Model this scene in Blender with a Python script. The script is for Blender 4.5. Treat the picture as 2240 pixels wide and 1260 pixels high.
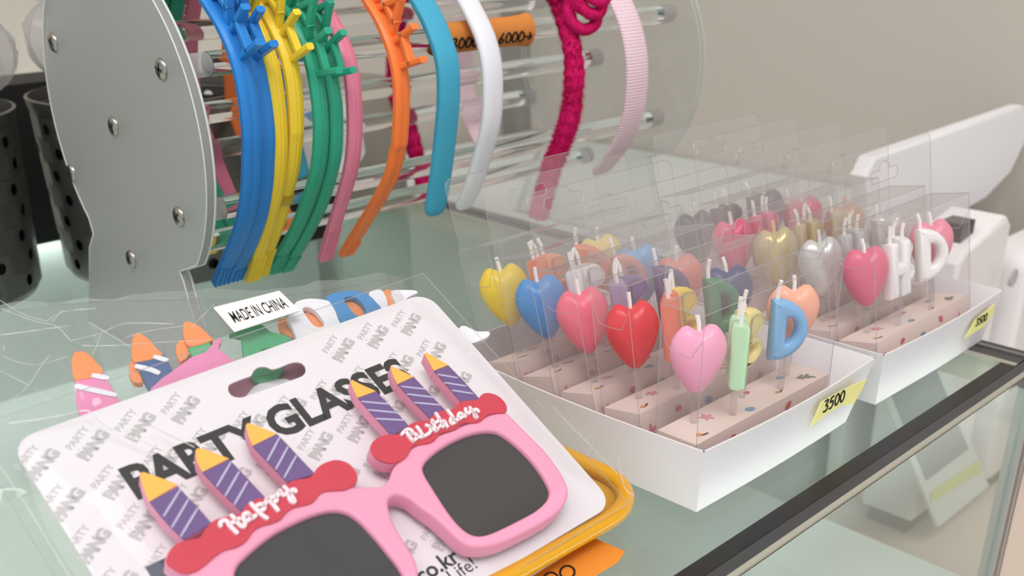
import bpy, bmesh, math, random
import numpy as np
from mathutils import Matrix, Vector, noise

# ------------------------------------------------------------------ scene, camera, light
for o in list(bpy.data.objects): bpy.data.objects.remove(o)
scene = bpy.context.scene
COL = scene.collection
K = 0.75                      # every length below is in units of 0.75 m
F = 2240.0; PP = np.array([1120.0, 900.0]); CAM_H = 0.30
YAW, PIT, ROL = [math.radians(a) for a in (46.74, 25.69, -0.95)]
_fw = np.array([math.cos(YAW)*math.cos(PIT), math.sin(YAW)*math.cos(PIT), -math.sin(PIT)])
_rt = np.array([math.sin(YAW), -math.cos(YAW), 0.0]); _up = np.cross(_rt, _fw)
_c, _s = math.cos(ROL), math.sin(ROL)
RT = _c*_rt + _s*_up; UP = -_s*_rt + _c*_up
CAM = np.array([0, 0, CAM_H])
cd = bpy.data.cameras.new('camera'); cam = bpy.data.objects.new('camera', cd); COL.objects.link(cam)
cd.sensor_width = 36; cd.lens = F*36/2240; cd.shift_y = (PP[1]-630)/2240
cd.clip_start = 0.01
cam.matrix_world = Matrix([[RT[i], UP[i], -_fw[i], CAM[i]*K] for i in range(3)] + [[0, 0, 0, 1]])
cd.dof.use_dof = True; cd.dof.focus_distance = 0.60*K; cd.dof.aperture_fstop = 11.0
scene.camera = cam

world = bpy.data.worlds.new('world'); scene.world = world; world.use_nodes = True
world.node_tree.nodes['Background'].inputs[0].default_value = (0.90, 0.94, 1.0, 1)
world.node_tree.nodes['Background'].inputs[1].default_value = 0.78
def area(name, loc, target, size, power, col):
    l = bpy.data.lights.new(name, 'AREA'); l.shape = 'RECTANGLE'; l.size, l.size_y = size[0]*K, size[1]*K
    l.energy = power; l.color = col
    o = bpy.data.objects.new(name, l); COL.objects.link(o); o.location = [c*K for c in loc]
    o.rotation_euler = (Vector(target)-Vector(loc)).to_track_quat('-Z', 'Y').to_euler(); return o
area('ceiling_panel', (-0.35, -0.75, 2.3), (0.45, 0.45, 0), (1.6, 0.9), 23, (1, 0.97, 0.93))
area('ceiling_panel', (-1.2, 0.6, 2.3), (0.3, 0.6, 0), (1.2, 0.8), 7, (1, 0.97, 0.93))
vs = scene.view_settings
vs.view_transform = 'Standard'; vs.look = 'None'; vs.gamma = 1; vs.use_curve_mapping = False
vs.exposure = 0.02
scene.cycles.transparent_max_bounces = 40
scene.cycles.max_bounces = 11
scene.cycles.transmission_bounces = 10

# ------------------------------------------------------------------ pixel -> place
def ray(px): return RT*(px[0]-PP[0])/F - UP*(px[1]-PP[1])/F + _fw
def onplane(px, p0, n):
    v = ray(px); return CAM + v*np.dot(np.array(p0)-CAM, n)/np.dot(v, n)
def onz(px, z=0.0): return onplane(px, (0, 0, z), np.array([0, 0, 1.0]))
class Plane:
    def __init__(s, o, u, v):
        s.o = np.array(o, float); s.u = np.array(u, float)/np.linalg.norm(u)
        v = np.array(v, float); v = v - s.u*np.dot(v, s.u); s.v = v/np.linalg.norm(v); s.n = np.cross(s.u, s.v)
    def uv(s, px, h=0.0):
        q = onplane(px, s.o+s.n*h, s.n)-s.o; return (float(np.dot(q, s.u)), float(np.dot(q, s.v)))
    def at(s, a, b, h=0.0): return s.o + s.u*a + s.v*b + s.n*h

# ------------------------------------------------------------------ materials
def srgb(c):
    if isinstance(c, str): c = [int(c[i:i+2], 16)/255 for i in (0, 2, 4)]
    return tuple((x/12.92 if x <= 0.04045 else ((x+0.055)/1.055)**2.4) for x in c)+(1,)
MATS = {}
def mat(name, col, rough=0.5, spec=0.5, metal=0.0, bump=None, sss=0.0, trans=0.0, ior=1.45, var=0.0, coat=0.0):
    if name in MATS: return MATS[name]
    m = bpy.data.materials.new(name); m.use_nodes = True; nt = m.node_tree; b = nt.nodes['Principled BSDF']
    b.inputs['Base Color'].default_value = srgb(col); b.inputs['Roughness'].default_value = rough
    b.inputs['Specular IOR Level'].default_value = spec; b.inputs['Metallic'].default_value = metal
    b.inputs['IOR'].default_value = ior; b.inputs['Transmission Weight'].default_value = trans
    b.inputs['Coat Weight'].default_value = coat
    if sss:
        b.inputs['Subsurface Weight'].default_value = sss; b.inputs['Subsurface Scale'].default_value = 0.006
        b.inputs['Subsurface Radius'].default_value = (1, .8, .7)
    tc = nt.nodes.new('ShaderNodeTexCoord')
    if var:
        n = nt.nodes.new('ShaderNodeTexNoise'); n.inputs['Scale'].default_value = 35; n.inputs['Detail'].default_value = 3
        nt.links.new(tc.outputs['Object'], n.inputs['Vector'])
        mx = nt.nodes.new('ShaderNodeMix'); mx.data_type = 'RGBA'
        c = srgb(col); mx.inputs[6].default_value = tuple(x*(1-var) for x in c[:3])+(1,)
        mx.inputs[7].default_value = tuple(min(1, x*(1+var)) for x in c[:3])+(1,)
        nt.links.new(n.outputs['Fac'], mx.inputs[0]); nt.links.new(mx.outputs[2], b.inputs['Base Color'])
    if bump:
        n = nt.nodes.new('ShaderNodeTexNoise'); n.inputs['Scale'].default_value = bump[0]; n.inputs['Detail'].default_value = 4
        bp = nt.nodes.new('ShaderNodeBump'); bp.inputs['Strength'].default_value = bump[1]; bp.inputs['Distance'].default_value = 0.002
        nt.links.new(tc.outputs['Object'], n.inputs['Vector']); nt.links.new(n.outputs['Fac'], bp.inputs['Height'])
        nt.links.new(bp.outputs['Normal'], b.inputs['Normal'])
    MATS[name] = m; return m
def film(name, tint, haze, gloss_rough=0.05, ior=1.45, bump=None, hazecol=(0.9, 0.9, 0.92)):
    """thin clear sheet: lets light through, mirrors by Fresnel, scatters a little"""
    if name in MATS: return MATS[name]
    m = bpy.data.materials.new(name); m.use_nodes = True; nt = m.node_tree; nt.nodes.clear()
    out = nt.nodes.new('ShaderNodeOutputMaterial')
    tr = nt.nodes.new('ShaderNodeBsdfTransparent'); tr.inputs[0].default_value = tuple(tint)+(1,)
    df = nt.nodes.new('ShaderNodeBsdfDiffuse'); df.inputs[0].default_value = tuple(hazecol)+(1,)
    tl = nt.nodes.new('ShaderNodeBsdfTranslucent'); tl.inputs[0].default_value = tuple(hazecol)+(1,)
    dd = nt.nodes.new('ShaderNodeMixShader'); dd.inputs[0].default_value = 0.5
    nt.links.new(df.outputs[0], dd.inputs[1]); nt.links.new(tl.outputs[0], dd.inputs[2])
    a = nt.nodes.new('ShaderNodeMixShader'); a.inputs[0].default_value = haze
    nt.links.new(tr.outputs[0], a.inputs[1]); nt.links.new(dd.outputs[0], a.inputs[2])
    gl = nt.nodes.new('ShaderNodeBsdfGlossy'); gl.inputs['Roughness'].default_value = gloss_rough
    fr = nt.nodes.new('ShaderNodeLayerWeight'); fr.inputs['Blend'].default_value = 0.5      # same on both sides of the sheet
    f0 = ((ior-1)/(ior+1))**2
    pw = nt.nodes.new('ShaderNodeMath'); pw.operation = 'POWER'; pw.inputs[1].default_value = 5; nt.links.new(fr.outputs['Facing'], pw.inputs[0])
    ma = nt.nodes.new('ShaderNodeMath'); ma.operation = 'MULTIPLY_ADD'; ma.inputs[1].default_value = (1-f0)*.8; ma.inputs[2].default_value = f0
    nt.links.new(pw.outputs[0], ma.inputs[0])
    b = nt.nodes.new('ShaderNodeMixShader')
    nt.links.new(ma.outputs[0], b.inputs[0]); nt.links.new(a.outputs[0], b.inputs[1]); nt.links.new(gl.outputs[0], b.inputs[2])
    nt.links.new(b.outputs[0], out.inputs[0])
    if bump:
        tc = nt.nodes.new('ShaderNodeTexCoord'); n = nt.nodes.new('ShaderNodeTexNoise'); n.inputs['Scale'].default_value = bump[0]
        n.inputs['Detail'].default_value = 3
        bp = nt.nodes.new('ShaderNodeBump'); bp.inputs['Strength'].default_value = bump[1]; bp.inputs['Distance'].default_value = 0.002
        nt.links.new(tc.outputs['Object'], n.inputs['Vector']); nt.links.new(n.outputs['Fac'], bp.inputs['Height'])
        nt.links.new(bp.outputs['Normal'], gl.inputs['Normal']); nt.links.new(bp.outputs['Normal'], fr.inputs['Normal'])
    MATS[name] = m; return m
def band_ribs(name, col, scale):
    m = mat(name, col, 0.75, 0.2); nt = m.node_tree; b = nt.nodes['Principled BSDF']
    tc = nt.nodes.new('ShaderNodeTexCoord'); w = nt.nodes.new('ShaderNodeTexWave'); w.bands_direction = 'Z'
    w.inputs['Scale'].default_value = scale; bp = nt.nodes.new('ShaderNodeBump'); bp.inputs['Strength'].default_value = 0.5
    bp.inputs['Distance'].default_value = 0.001
    nt.links.new(tc.outputs['Object'], w.inputs['Vector']); nt.links.new(w.outputs['Fac'], bp.inputs['Height'])
    nt.links.new(bp.outputs['Normal'], b.inputs['Normal']); return m

# ------------------------------------------------------------------ mesh building
class MB:
    def __init__(s): s.v = []; s.f = []; s.mi = []
    def add(s, vs, fs, mi=0):
        o = len(s.v); s.v += [tuple(map(float, p)) for p in vs]; s.f += [tuple(i+o for i in f) for f in fs]; s.mi += [mi]*len(fs)
    def box(s, lo, hi, mi=0, M=None):
        x0, y0, z0 = lo; x1, y1, z1 = hi
        v = [(x0,y0,z0),(x1,y0,z0),(x1,y1,z0),(x0,y1,z0),(x0,y0,z1),(x1,y0,z1),(x1,y1,z1),(x0,y1,z1)]
        if M: v = [M(p) for p in v]
        s.add(v, [(0,3,2,1),(4,5,6,7),(0,1,5,4),(1,2,6,5),(2,3,7,6),(3,0,4,7)], mi)
    def hexa(s, b, t, mi=0):      # bottom 4, top 4 corners, counter-clockwise from above
        s.add(list(b)+list(t), [(3,2,1,0),(4,5,6,7),(0,1,5,4),(1,2,6,5),(2,3,7,6),(3,0,4,7)], mi)
    def tube(s, path, r, n=8, mi=0, caps=True, closed=False):
        P = [np.array(p, float) for p in path]; m = len(P); rs = r if hasattr(r, '__len__') else [r]*m
        def tan(i):
            a, b = (P[(i-1) % m], P[(i+1) % m]) if closed else (P[max(i-1, 0)], P[min(i+1, m-1)])
            t = b-a; return t/(np.linalg.norm(t)+1e-12)
        t0 = tan(0); a = np.array([0, 0, 1.0]) if abs(t0[2]) < .9 else np.array([1.0, 0, 0])
        u = np.cross(t0, a); u /= np.linalg.norm(u); vs = []
        for i in range(m):
            t = tan(i); u = u-t*np.dot(u, t); u /= np.linalg.norm(u); w = np.cross(t, u)
            for k in range(n):
                th = 2*math.pi*k/n; vs.append(P[i]+rs[i]*(math.cos(th)*u+math.sin(th)*w))
        fs = []
        for i in range(m if closed else m-1):
            j = (i+1) % m
            for k in range(n): fs.append((i*n+k, i*n+(k+1) % n, j*n+(k+1) % n, j*n+k))
        if caps and not closed: fs += [tuple(range(n))[::-1], tuple((m-1)*n+k for k in range(n))]
        s.add(vs, fs, mi)
    def lathe(s, prof, c, n=40, mi=0, axis=None):
        c = np.array(c, float); vs = []
        for r, z in prof:
            for k in range(n):
                th = 2*math.pi*k/n; vs.append(c+np.array([r*math.cos(th), r*math.sin(th), z]))
        fs = [(i*n+k, i*n+(k+1) % n, (i+1)*n+(k+1) % n, (i+1)*n+k) for i in range(len(prof)-1) for k in range(n)]
        s.add(vs, fs, mi)
    def ribbon(s, path, side, outw, w, t, mi=0):   # rectangular strip: path points, side dir fixed, outward normals
        m = len(path); vs = []
        for p, o in zip(path, outw):
            p = np.array(p, float); o = np.array(o, float); sd = np.array(side, float)
            for a, b in ((-1, -.5), (-1, .15), (-.8, .38), (-.18, .5), (-.10, .44), (.10, .44), (.18, .5), (.8, .38), (1, .15), (1, -.5)):
                vs.append(p+sd*w*.5*a+o*t*b)
        q = 10
        fs = [(i*q+k, i*q+(k+1) % q, (i+1)*q+(k+1) % q, (i+1)*q+k) for i in range(m-1) for k in range(q)]
        fs += [tuple(range(q))[::-1], tuple((m-1)*q+k for k in range(q))]
        s.add(vs, fs, mi)
    def sheet(s, pts, nx, ny, mi=0):
        s.add(pts, [(j*nx+i, j*nx+i+1, (j+1)*nx+i+1, (j+1)*nx+i) for j in range(ny-1) for i in range(nx-1)], mi)
BASE = {}
def root(name, loc, label, cat, group=None):
    o = bpy.data.objects.new(name, None); COL.objects.link(o); o.empty_display_size = 0.01
    o.location = [c*K for c in loc]; BASE[o.name] = np.array(loc, float)
    o['label'] = label; o['category'] = cat
    if group: o['group'] = group
    return o
def obj(name, mb, mats, parent=None, smooth=True, label=None, cat=None, group=None, kind=None, angle=40, base=None):
    if not isinstance(mats, (list, tuple)): mats = [mats]
    r = parent; 
    while r is not None and r.parent is not None: r = r.parent
    b = BASE[r.name] if r is not None else (np.array(base, float) if base is not None else np.zeros(3))
    V = (np.array(mb.v)-b)*K
    me = bpy.data.meshes.new(name); me.from_pydata(V.tolist(), [], mb.f)
    for m in mats: me.materials.append(m)
    if len(mats) > 1: me.polygons.foreach_set('material_index', mb.mi)
    if smooth:
        me.polygons.foreach_set('use_smooth', [True]*len(me.polygons)); me.set_sharp_from_angle(angle=math.radians(angle))
    me.update()
    o = bpy.data.objects.new(name, me); COL.objects.link(o)
    if parent is not None: o.parent = parent
    elif base is not None: o.location = b*K; BASE[o.name] = b
    else: BASE[o.name] = np.zeros(3)
    if label: o['label'] = label
    if cat: o['category'] = cat
    if group: o['group'] = group
    if kind: o['kind'] = kind
    return o
def smooth_loop(pts, n=4, closed=True):
    P = [np.array(p, float) for p in pts]; m = len(P); out = []
    for i in range(m if closed else m-1):
        g = (lambda j: P[j % m]) if closed else (lambda j: P[min(max(j, 0), m-1)])
        p0, p1, p2, p3 = g(i-1), g(i), g(i+1), g(i+2)
        for k in range(n):
            t = k/n; out.append(.5*((2*p1)+(p2-p0)*t+(2*p0-5*p1+4*p2-p3)*t*t+(3*p1-p0-3*p2+p3)*t**3))
    if not closed: out.append(P[-1])
    return out
def _tomesh(cu):
    o = bpy.data.objects.new('tmp', cu); COL.objects.link(o); dg = bpy.context.evaluated_depsgraph_get()
    me = bpy.data.meshes.new_from_object(o.evaluated_get(dg)); V = [tuple(v.co) for v in me.vertices]; Fc = [tuple(p.vertices) for p in me.polygons]
    bpy.data.objects.remove(o); bpy.data.curves.remove(cu); bpy.data.meshes.remove(me); return V, Fc
SC = 100.0
def flat(loops, ext, bevel=0.0):
    """filled outline(s) with holes, thickness ext centred on 0, rounded rim"""
    cu = bpy.data.curves.new('tmp', 'CURVE'); cu.dimensions = '2D'; cu.fill_mode = 'BOTH'
    cu.extrude = max(ext/2-bevel, 0)*SC; cu.bevel_depth = bevel*SC; cu.bevel_resolution = 2; cu.offset = -bevel*SC
    for L in loops:
        sp = cu.splines.new('POLY'); sp.points.add(len(L)-1); sp.use_cyclic_u = True
        for q, p in zip(sp.points, L): q.co = (p[0]*SC, p[1]*SC, 0, 1)
    V, Fc = _tomesh(cu); return [(x/SC, y/SC, z/SC) for x, y, z in V], Fc
def text(body, size, weight=0.0, ext=0.0, align='LEFT', spacing=1.0, shear=0.0):
    cu = bpy.data.curves.new('tmp', 'FONT'); cu.body = body; cu.size = size*SC; cu.offset = weight*size*SC; cu.extrude = ext*SC
    cu.align_x = align; cu.space_character = spacing; cu.shear = shear; cu.resolution_u = 3
    V, Fc = _tomesh(cu); return [(x/SC, y/SC, z/SC) for x, y, z in V], Fc
def put(mb, geo, plane, h=0.0, off=(0, 0), rot=0.0, mi=0, sx=1.0):
    c, s = math.cos(rot), math.sin(rot)
    mb.add([plane.at(off[0]+c*x*sx-s*y, off[1]+s*x*sx+c*y, h+z) for x, y, z in geo[0]], geo[1], mi)
def strokes(mb, lines, plane, h, w, t, mi=0, sm=3):
    for L in lines:
        L = smooth_loop(L, sm, False); m = len(L); vs = []
        for i, p in enumerate(L):
            a, b = np.array(L[max(i-1, 0)]), np.array(L[min(i+1, m-1)]); d = b-a; d /= (np.linalg.norm(d)+1e-9); q = np.array([-d[1], d[0]])
            e = d*(-w*.35 if i == 0 else w*.35 if i == m-1 else 0); ww = w*(.75 if i in (0, m-1) else 1)
            for sgn, z in ((-.5, -t/2), (.5, -t/2), (.5, t/2), (-.5, t/2)):
                x = np.array(p)+e+q*ww*sgn; vs.append(plane.at(x[0], x[1], h+z))
        fs = [(i*4+k, i*4+(k+1) % 4, (i+1)*4+(k+1) % 4, (i+1)*4+k) for i in range(m-1) for k in range(4)]
        fs += [(3, 2, 1, 0), tuple((m-1)*4+k for k in range(4))]
        mb.add(vs, fs, mi)
def shape(name, px_loops, plane, htop, thick, m, parent, bevel=0.0, sm=3, smooth=True, **kw):
    loops = [smooth_loop([plane.uv(p, htop) for p in L], sm) if sm else [plane.uv(p, htop) for p in L] for L in px_loops]
    mb = MB(); put(mb, flat(loops, thick, bevel), plane, htop-thick/2); return obj(name, mb, m, parent, smooth, **kw)
def zc(pts, s, ox, oy): return [(ox+x/s, oy+y/s) for x, y in pts]
rng = random.Random(7)

M_WHITE = mat('white_paperboard', 'e3dfe1', 0.6, 0.3, var=.02)
M_ALU = mat('brushed_aluminium', '9b9b98', 0.35, 0.5, 0.9)
M_DARKALU = mat('dark_aluminium', '4c4c4d', 0.35, 0.5, 0.4)
M_BLACK = mat('black_rubber', '1d1d1c', 0.3, 0.5)
M_GLASS = film('counter_glass', (.94, .975, .955), 0.05, 0.015, 1.5, hazecol=(.72, .80, .74))
M_PANE = film('showcase_pane', (.95, .98, .97), 0.05, 0.01, 1.45, hazecol=(.75, .83, .80))
M_EDGE = mat('glass_edge_green', '8fb3a8', 0.15, 0.5, trans=.5)

# ------------------------------------------------------------------ the room
WX, WY = 1.27, 1.325
def slab(name, lo, hi, m, **kw): mb = MB(); mb.box(lo, hi); return obj(name, mb, m, None, False, **kw)
M_WALL = mat('wall_paint', 'c2bab0', 0.9, 0.1, bump=(60, .05))
slab('floor', (-2.5, -1.5, -1.02), (1.4, 1.45, -1.0), mat('floor_tile', 'd8c6b6', 0.5, 0.3, var=.03), kind='structure')
slab('wall_back', (-2.5, WY, -1.0), (WX+.1, WY+.06, 2.4), M_WALL, kind='structure')
slab('wall_right', (WX, -1.5, -1.0), (WX+.06, WY, 2.4), M_WALL, kind='structure')
slab('trim_1', (WX-.035, WY-.035, -1.0), (WX, WY, 2.4), mat('grey_trim', '8c8984', 0.7), kind='structure')

# ------------------------------------------------------------------ showcase counter
FY, RX = 0.2365, 0.766
ctr = root('glass_display_counter', (0.1, 0.6, -1.0), 'glass topped display counter with dark aluminium frame holding the trays', 'counter')
mb = MB(); mb.box((-.75, .2575, -.006), (.737, 1.2, 0)); obj('top_glass', mb, M_GLASS, ctr, False, label='pale green clear glass counter top')
mb = MB(); mb.box((-.75, .2462, -.0060), (.737, .2572, .0006)); obj('rubber_strip', mb, M_BLACK, ctr, False, label='glossy black strip along the front glass edge')
mb = MB(); mb.box((-.75, .2372, -.0044), (.752, .2385, -.0024)); obj('shadow_gap', mb, M_BLACK, ctr, False)
mb = MB(); mb.box((-.75, .2386, -.0044), (.752, .2461, .0004)); obj('front_rail', mb, M_DARKALU, ctr, False)
mb = MB(); mb.hexa([(-.75, .2362, -.0023), (.752, .2362, -.0023), (.752, .23855, -.0023), (-.75, .23855, -.0023)],
                   [(-.75, .2364, -.0010), (.752, .2364, -.0010), (.752, .23855, .0004), (-.75, .23855, .0004)])
obj('rail_lip', mb, mat('cream_lip', 'b5b2a4', .35, .5, .4), ctr, False, label='pale bevelled lip of the front rail')
mb = MB(); mb.box((.7375, .2475, -.02), (.7435, 1.2, .0005)); obj('inner_end_lip', mb, mat('cream_lip', 'c3bfae'), ctr, False)
mb = MB(); mb.box((.7437, .2475, -.02), (.7585, 1.2, 0)); obj('end_rail', mb, M_DARKALU, ctr, False)
mb = MB(); mb.box((.7587, .2475, -.02), (.763, 1.2, .0012)); obj('end_lip', mb, M_ALU, ctr, False)
mb = MB(); mb.box((.7632, .2475, -.02), (.772, 1.2, 0)); obj('end_rail', mb, M_DARKALU, ctr, False)
mb = MB(); mb.box((.7522, .2345, -.021), (.774, .2474, .001)); obj('corner_block', mb, M_DARKALU, ctr, False)
for i, (x0, x1, m) in enumerate(((.7525, .7570, mat('post_light', 'b9bbb8', .4, .5, .5)), (.7571, .7645, mat('post_mid', '77797b', .35, .5, .6)), (.7646, .7680, mat('post_light', 'b9bbb8')), (.7681, .7725, mat('post_mid', '77797b')))):
    mb = MB(); mb.box((x0, .236, -.99), (x1, .2465, -.0215)); obj('corner_post', mb, m, ctr, False)
mb = MB(); mb.box((-.75, .2387, -.99), (.752, .2415, -.0046)); obj('front_pane', mb, M_PANE, ctr, False)
mb = MB(); mb.box((.759, .2475, -.99), (.762, 1.2, -.0205)); obj('end_pane', mb, M_PANE, ctr, False)
mb = MB(); mb.box((-.75, .2425, -.205), (.757, 1.2, -.20)); obj('inner_shelf', mb, mat('white_shelf', 'd9ded9', .5, .3, var=.02), ctr, False)
mb = MB(); mb.box((-.75, 1.2, -.99), (.76, 1.206, -.02)); obj('back_panel', mb, mat('white_shelf', 'd9ded9'), ctr, False)
mb = MB(); mb.box((-.75, .2425, -1.0), (.757, 1.2, -.94)); obj('plinth', mb, mat('white_shelf', 'd9ded9'), ctr, False)

mb = MB(); mb.box((-.70, .2485, -.0105), (.73, .256, -.0065)); obj('added_led_strip', mb, mat('added_led_glow', 'ffffff', .4), ctr, False)  # unseen glowing strip, added to brighten the showcase interior
mb = MB(); mb.box((-.70, 1.182, -.0185), (.73, 1.198, -.0120)); obj('added_led_strip', mb, MATS['added_led_glow'], ctr, False)  # second unseen strip, added to lift the dark back of the shelf
mb = MB(); mb.box((-.74, 1.172, -.0205), (.735, 1.176, -.0062)); obj('added_valance', mb, M_ALU, ctr, False)  # made-up bar, added to hide the rear glowing strip from the camera
MATS['added_led_glow'].node_tree.nodes['Principled BSDF'].inputs['Emission Color'].default_value = (.92, 1, .97, 1)
MATS['added_led_glow'].node_tree.nodes['Principled BSDF'].inputs['Emission Strength'].default_value = 14
# ------------------------------------------------------------------ white trays
def tray(name, x0, x1, y0, y1, fl, bow, label, hgt=.038, t=.0012):
    r = root(name, ((x0+x1)/2, (y0+y1)/2, 0.0), label, 'tray', 'white card trays on the glass counter')
    mb = MB(); mb.box((x0, y0, 0.0002), (x1, y1, t)); obj('base', mb, M_WHITE, r, False)
    n = 15
    def wall(nm, a, b, out, f, bw):      # a->b along the counter, flares by f, bows by bw
        a, b, out = np.array(a), np.array(b), np.array(out); mbw = MB()
        for i in range(n):
            for j in range(5):
                pass
        fr = []
        for side in (0, 1):
            for j in range(6):
                z = j/5
                for i in range(n):
                    u = i/(n-1); k = math.sin(math.pi*u)
                    ea, eb = endf[nm]
                    pa = a+ea*z*np.array([b-a])[0]/np.linalg.norm(b-a); pb = b+eb*z*np.array([b-a])[0]/np.linalg.norm(b-a)
                    p = pa*(1-u)+pb*u+out*(f*z+bw*k*(.35+.65*z)-(t if side else 0)); fr.append((p[0], p[1], .0003+z*hgt))
        o = 6*n
        fs = [(j*n+i, j*n+i+1, (j+1)*n+i+1, (j+1)*n+i) for j in range(5) for i in range(n-1)]
        fs2 = [(o+q[3], o+q[2], o+q[1], o+q[0]) for q in fs]
        top = [(5*n+i, 5*n+i+1, o+5*n+i+1, o+5*n+i) for i in range(n-1)]
        ends = [(j*n, (j+1)*n, o+(j+1)*n, o+j*n) for j in range(5)]+[(j*n+n-1, o+j*n+n-1, o+(j+1)*n+n-1, (j+1)*n+n-1) for j in range(5)]
        mbw.add(fr, fs+fs2+top+ends); return obj(nm, mbw, M_WHITE, r, True, angle=30)
    endf = {'front_wall': (fl[3], fl[1]), 'back_wall': (-fl[3]*0, fl[1]), 'left_wall': (fl[0], fl[2]), 'right_wall': (-fl[0], fl[2])}
    endf = {'front_wall': (-fl[3], fl[1]), 'back_wall': (-fl[3], fl[1]), 'left_wall': (-fl[0], fl[2]), 'right_wall': (-fl[0], fl[2])}
    wall('front_wall', (x0, y0), (x1, y0), (0, -1), fl[0], bow[0])
    wall('back_wall', (x0, y1), (x1, y1), (0, 1), fl[2], bow[2])
    wall('left_wall', (x0, y0), (x0, y1), (-1, 0), fl[3], bow[3])
    wall('right_wall', (x1, y0), (x1, y1), (1, 0), fl[1], bow[1])
    return r
tray1 = tray('candle_tray', .4097, .5690, .2867, .498, (.0015, .026, .004, -.001), (.004, .002, .002, .005),
             'open white card tray holding the pastel candle boxes beside the party glasses')
tray2 = tray('candle_tray', .6065, .7690, .2862, .505, (.003, .016, .004, .004), (.003, .002, .002, .002),
             'open white card tray of metallic and white candle boxes over the counter end')

# ------------------------------------------------------------------ candle boxes
M_BLOCK = mat('pink_beige_card', 'e9d6cc', 0.6, 0.3, var=.015)
M_CLEAR = film('clear_box_plastic', (.99, .985, .99), 0.078, 0.05, 1.4, hazecol=(.86, .82, .84))
M_TAB = film('clear_tab_plastic', (.985, .985, .985), 0.15, 0.05, 1.4, hazecol=(.86, .84, .84))
M_CREASE = film('clear_crease', (.72, .70, .70), 0.38, 0.08, 1.5, hazecol=(.88, .85, .85))
M_WICK = mat('white_wick', 'f4f0ea', .8, .1); M_STICK = film('clear_stick', (.93, .92, .92), .10, .08, 1.5)
PRINT = [mat('print_pink', 'd98ea4', .6), mat('print_blue', '7f9fbb', .6), mat('print_red', 'c9646a', .6), mat('print_green', '7b8a67', .6), mat('print_orange', 'd79a4b', .6), mat('print_dark', '4f5145', .6)]
BL, BD, BH, BB = .139, .0285, .110, .034     # box length, depth, height, block height
WAX = {}
def wax(c, metal=False):
    n = 'wax_'+c+('_metallic' if metal else '')
    return mat(n, c, .28 if not metal else .22, .5, .35 if metal else 0.0, sss=0 if metal else .25, var=.02)
def heart_geo(w=.0325, h=.0415, d=.0185):
    N = 40; out = []
    for k in range(N):
        t = 2*math.pi*k/N; c = math.cos(t); x = math.sin(t)*(1+.37*c)*.5*w/1.05
        y = h*(.5+.5*c)-h*.10*math.exp(-(x/(.13*w))**2)*(1 if c > 0 else 0)+h*.035*math.exp(-((abs(x)-.27*w)/(.12*w))**2)*(1 if c > 0 else 0)
        out.append((x, y))
    cx, cy = 0, h*.56; V = []; Fc = []
    R = 7
    for sgn in (1, -1):
        for j in range(R+1):
            s = 1-(j/R); 
            s = math.sin(s*math.pi/2)
            z = sgn*d/2*math.sqrt(max(0, 1-s**2.4))
            for (x, y) in out: V.append((cx+(x-cx)*s, cy+(y-cy)*s, z))
    for b in (0, 1):
        o = b*(R+1)*N
        for j in range(R):
            for k in range(N):
                q = (o+j*N+k, o+j*N+(k+1) % N, o+(j+1)*N+(k+1) % N, o+(j+1)*N+k)
                Fc.append(q if b == 0 else q[::-1])
    return V, Fc
HEART = heart_geo()
def letter_geo(ch, w=.022, h=.040, t=.011):
    b = .0035; s = .0088
    if ch == 'H':
        L = [[(-w/2, 0), (-w/2+s, 0), (-w/2+s, h*.38), (w/2-s, h*.38), (w/2-s, 0), (w/2, 0), (w/2, h), (w/2-s, h), (w/2-s, h*.62), (-w/2+s, h*.62), (-w/2+s, h), (-w/2, h)]]
    elif ch == 'D':
        arc = [(-w/2+.003+(w*1.08-.003)*math.cos(a), h/2+h/2*math.sin(a)) for a in np.linspace(-math.pi/2, math.pi/2, 15)]
        inn = [(-w/2+s+.001+(w*.30)*math.cos(a), h/2+(h/2-.0115)*math.sin(a)) for a in np.linspace(-math.pi/2, math.pi/2, 13)]
        L = [[(-w/2, 0)]+arc+[(-w/2, h)], inn]
    else:
        def lobe(y0, y1, ww): return [(-w/2+.004+ww*math.cos(a), (y0+y1)/2+(y1-y0)/2*math.sin(a)) for a in np.linspace(-math.pi/2, math.pi/2, 11)]
        def hole(y0, y1): return [((y1-y0)*.30*math.cos(a)*1.1-w*.02, (y0+y1)/2+(y1-y0)/2*.38*math.sin(a)) for a in np.linspace(0, 2*math.pi, 12, endpoint=False)]
        L = [[(-w/2, 0)]+lobe(0, h*.54, w*.95)+lobe(h*.5, h, w*.80)+[(-w/2, h)], hole(.002, h*.52), hole(h*.52, h-.002)]
    return flat(L, t, b)
LET = {c: letter_geo(c) for c in 'HBD'}
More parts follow.
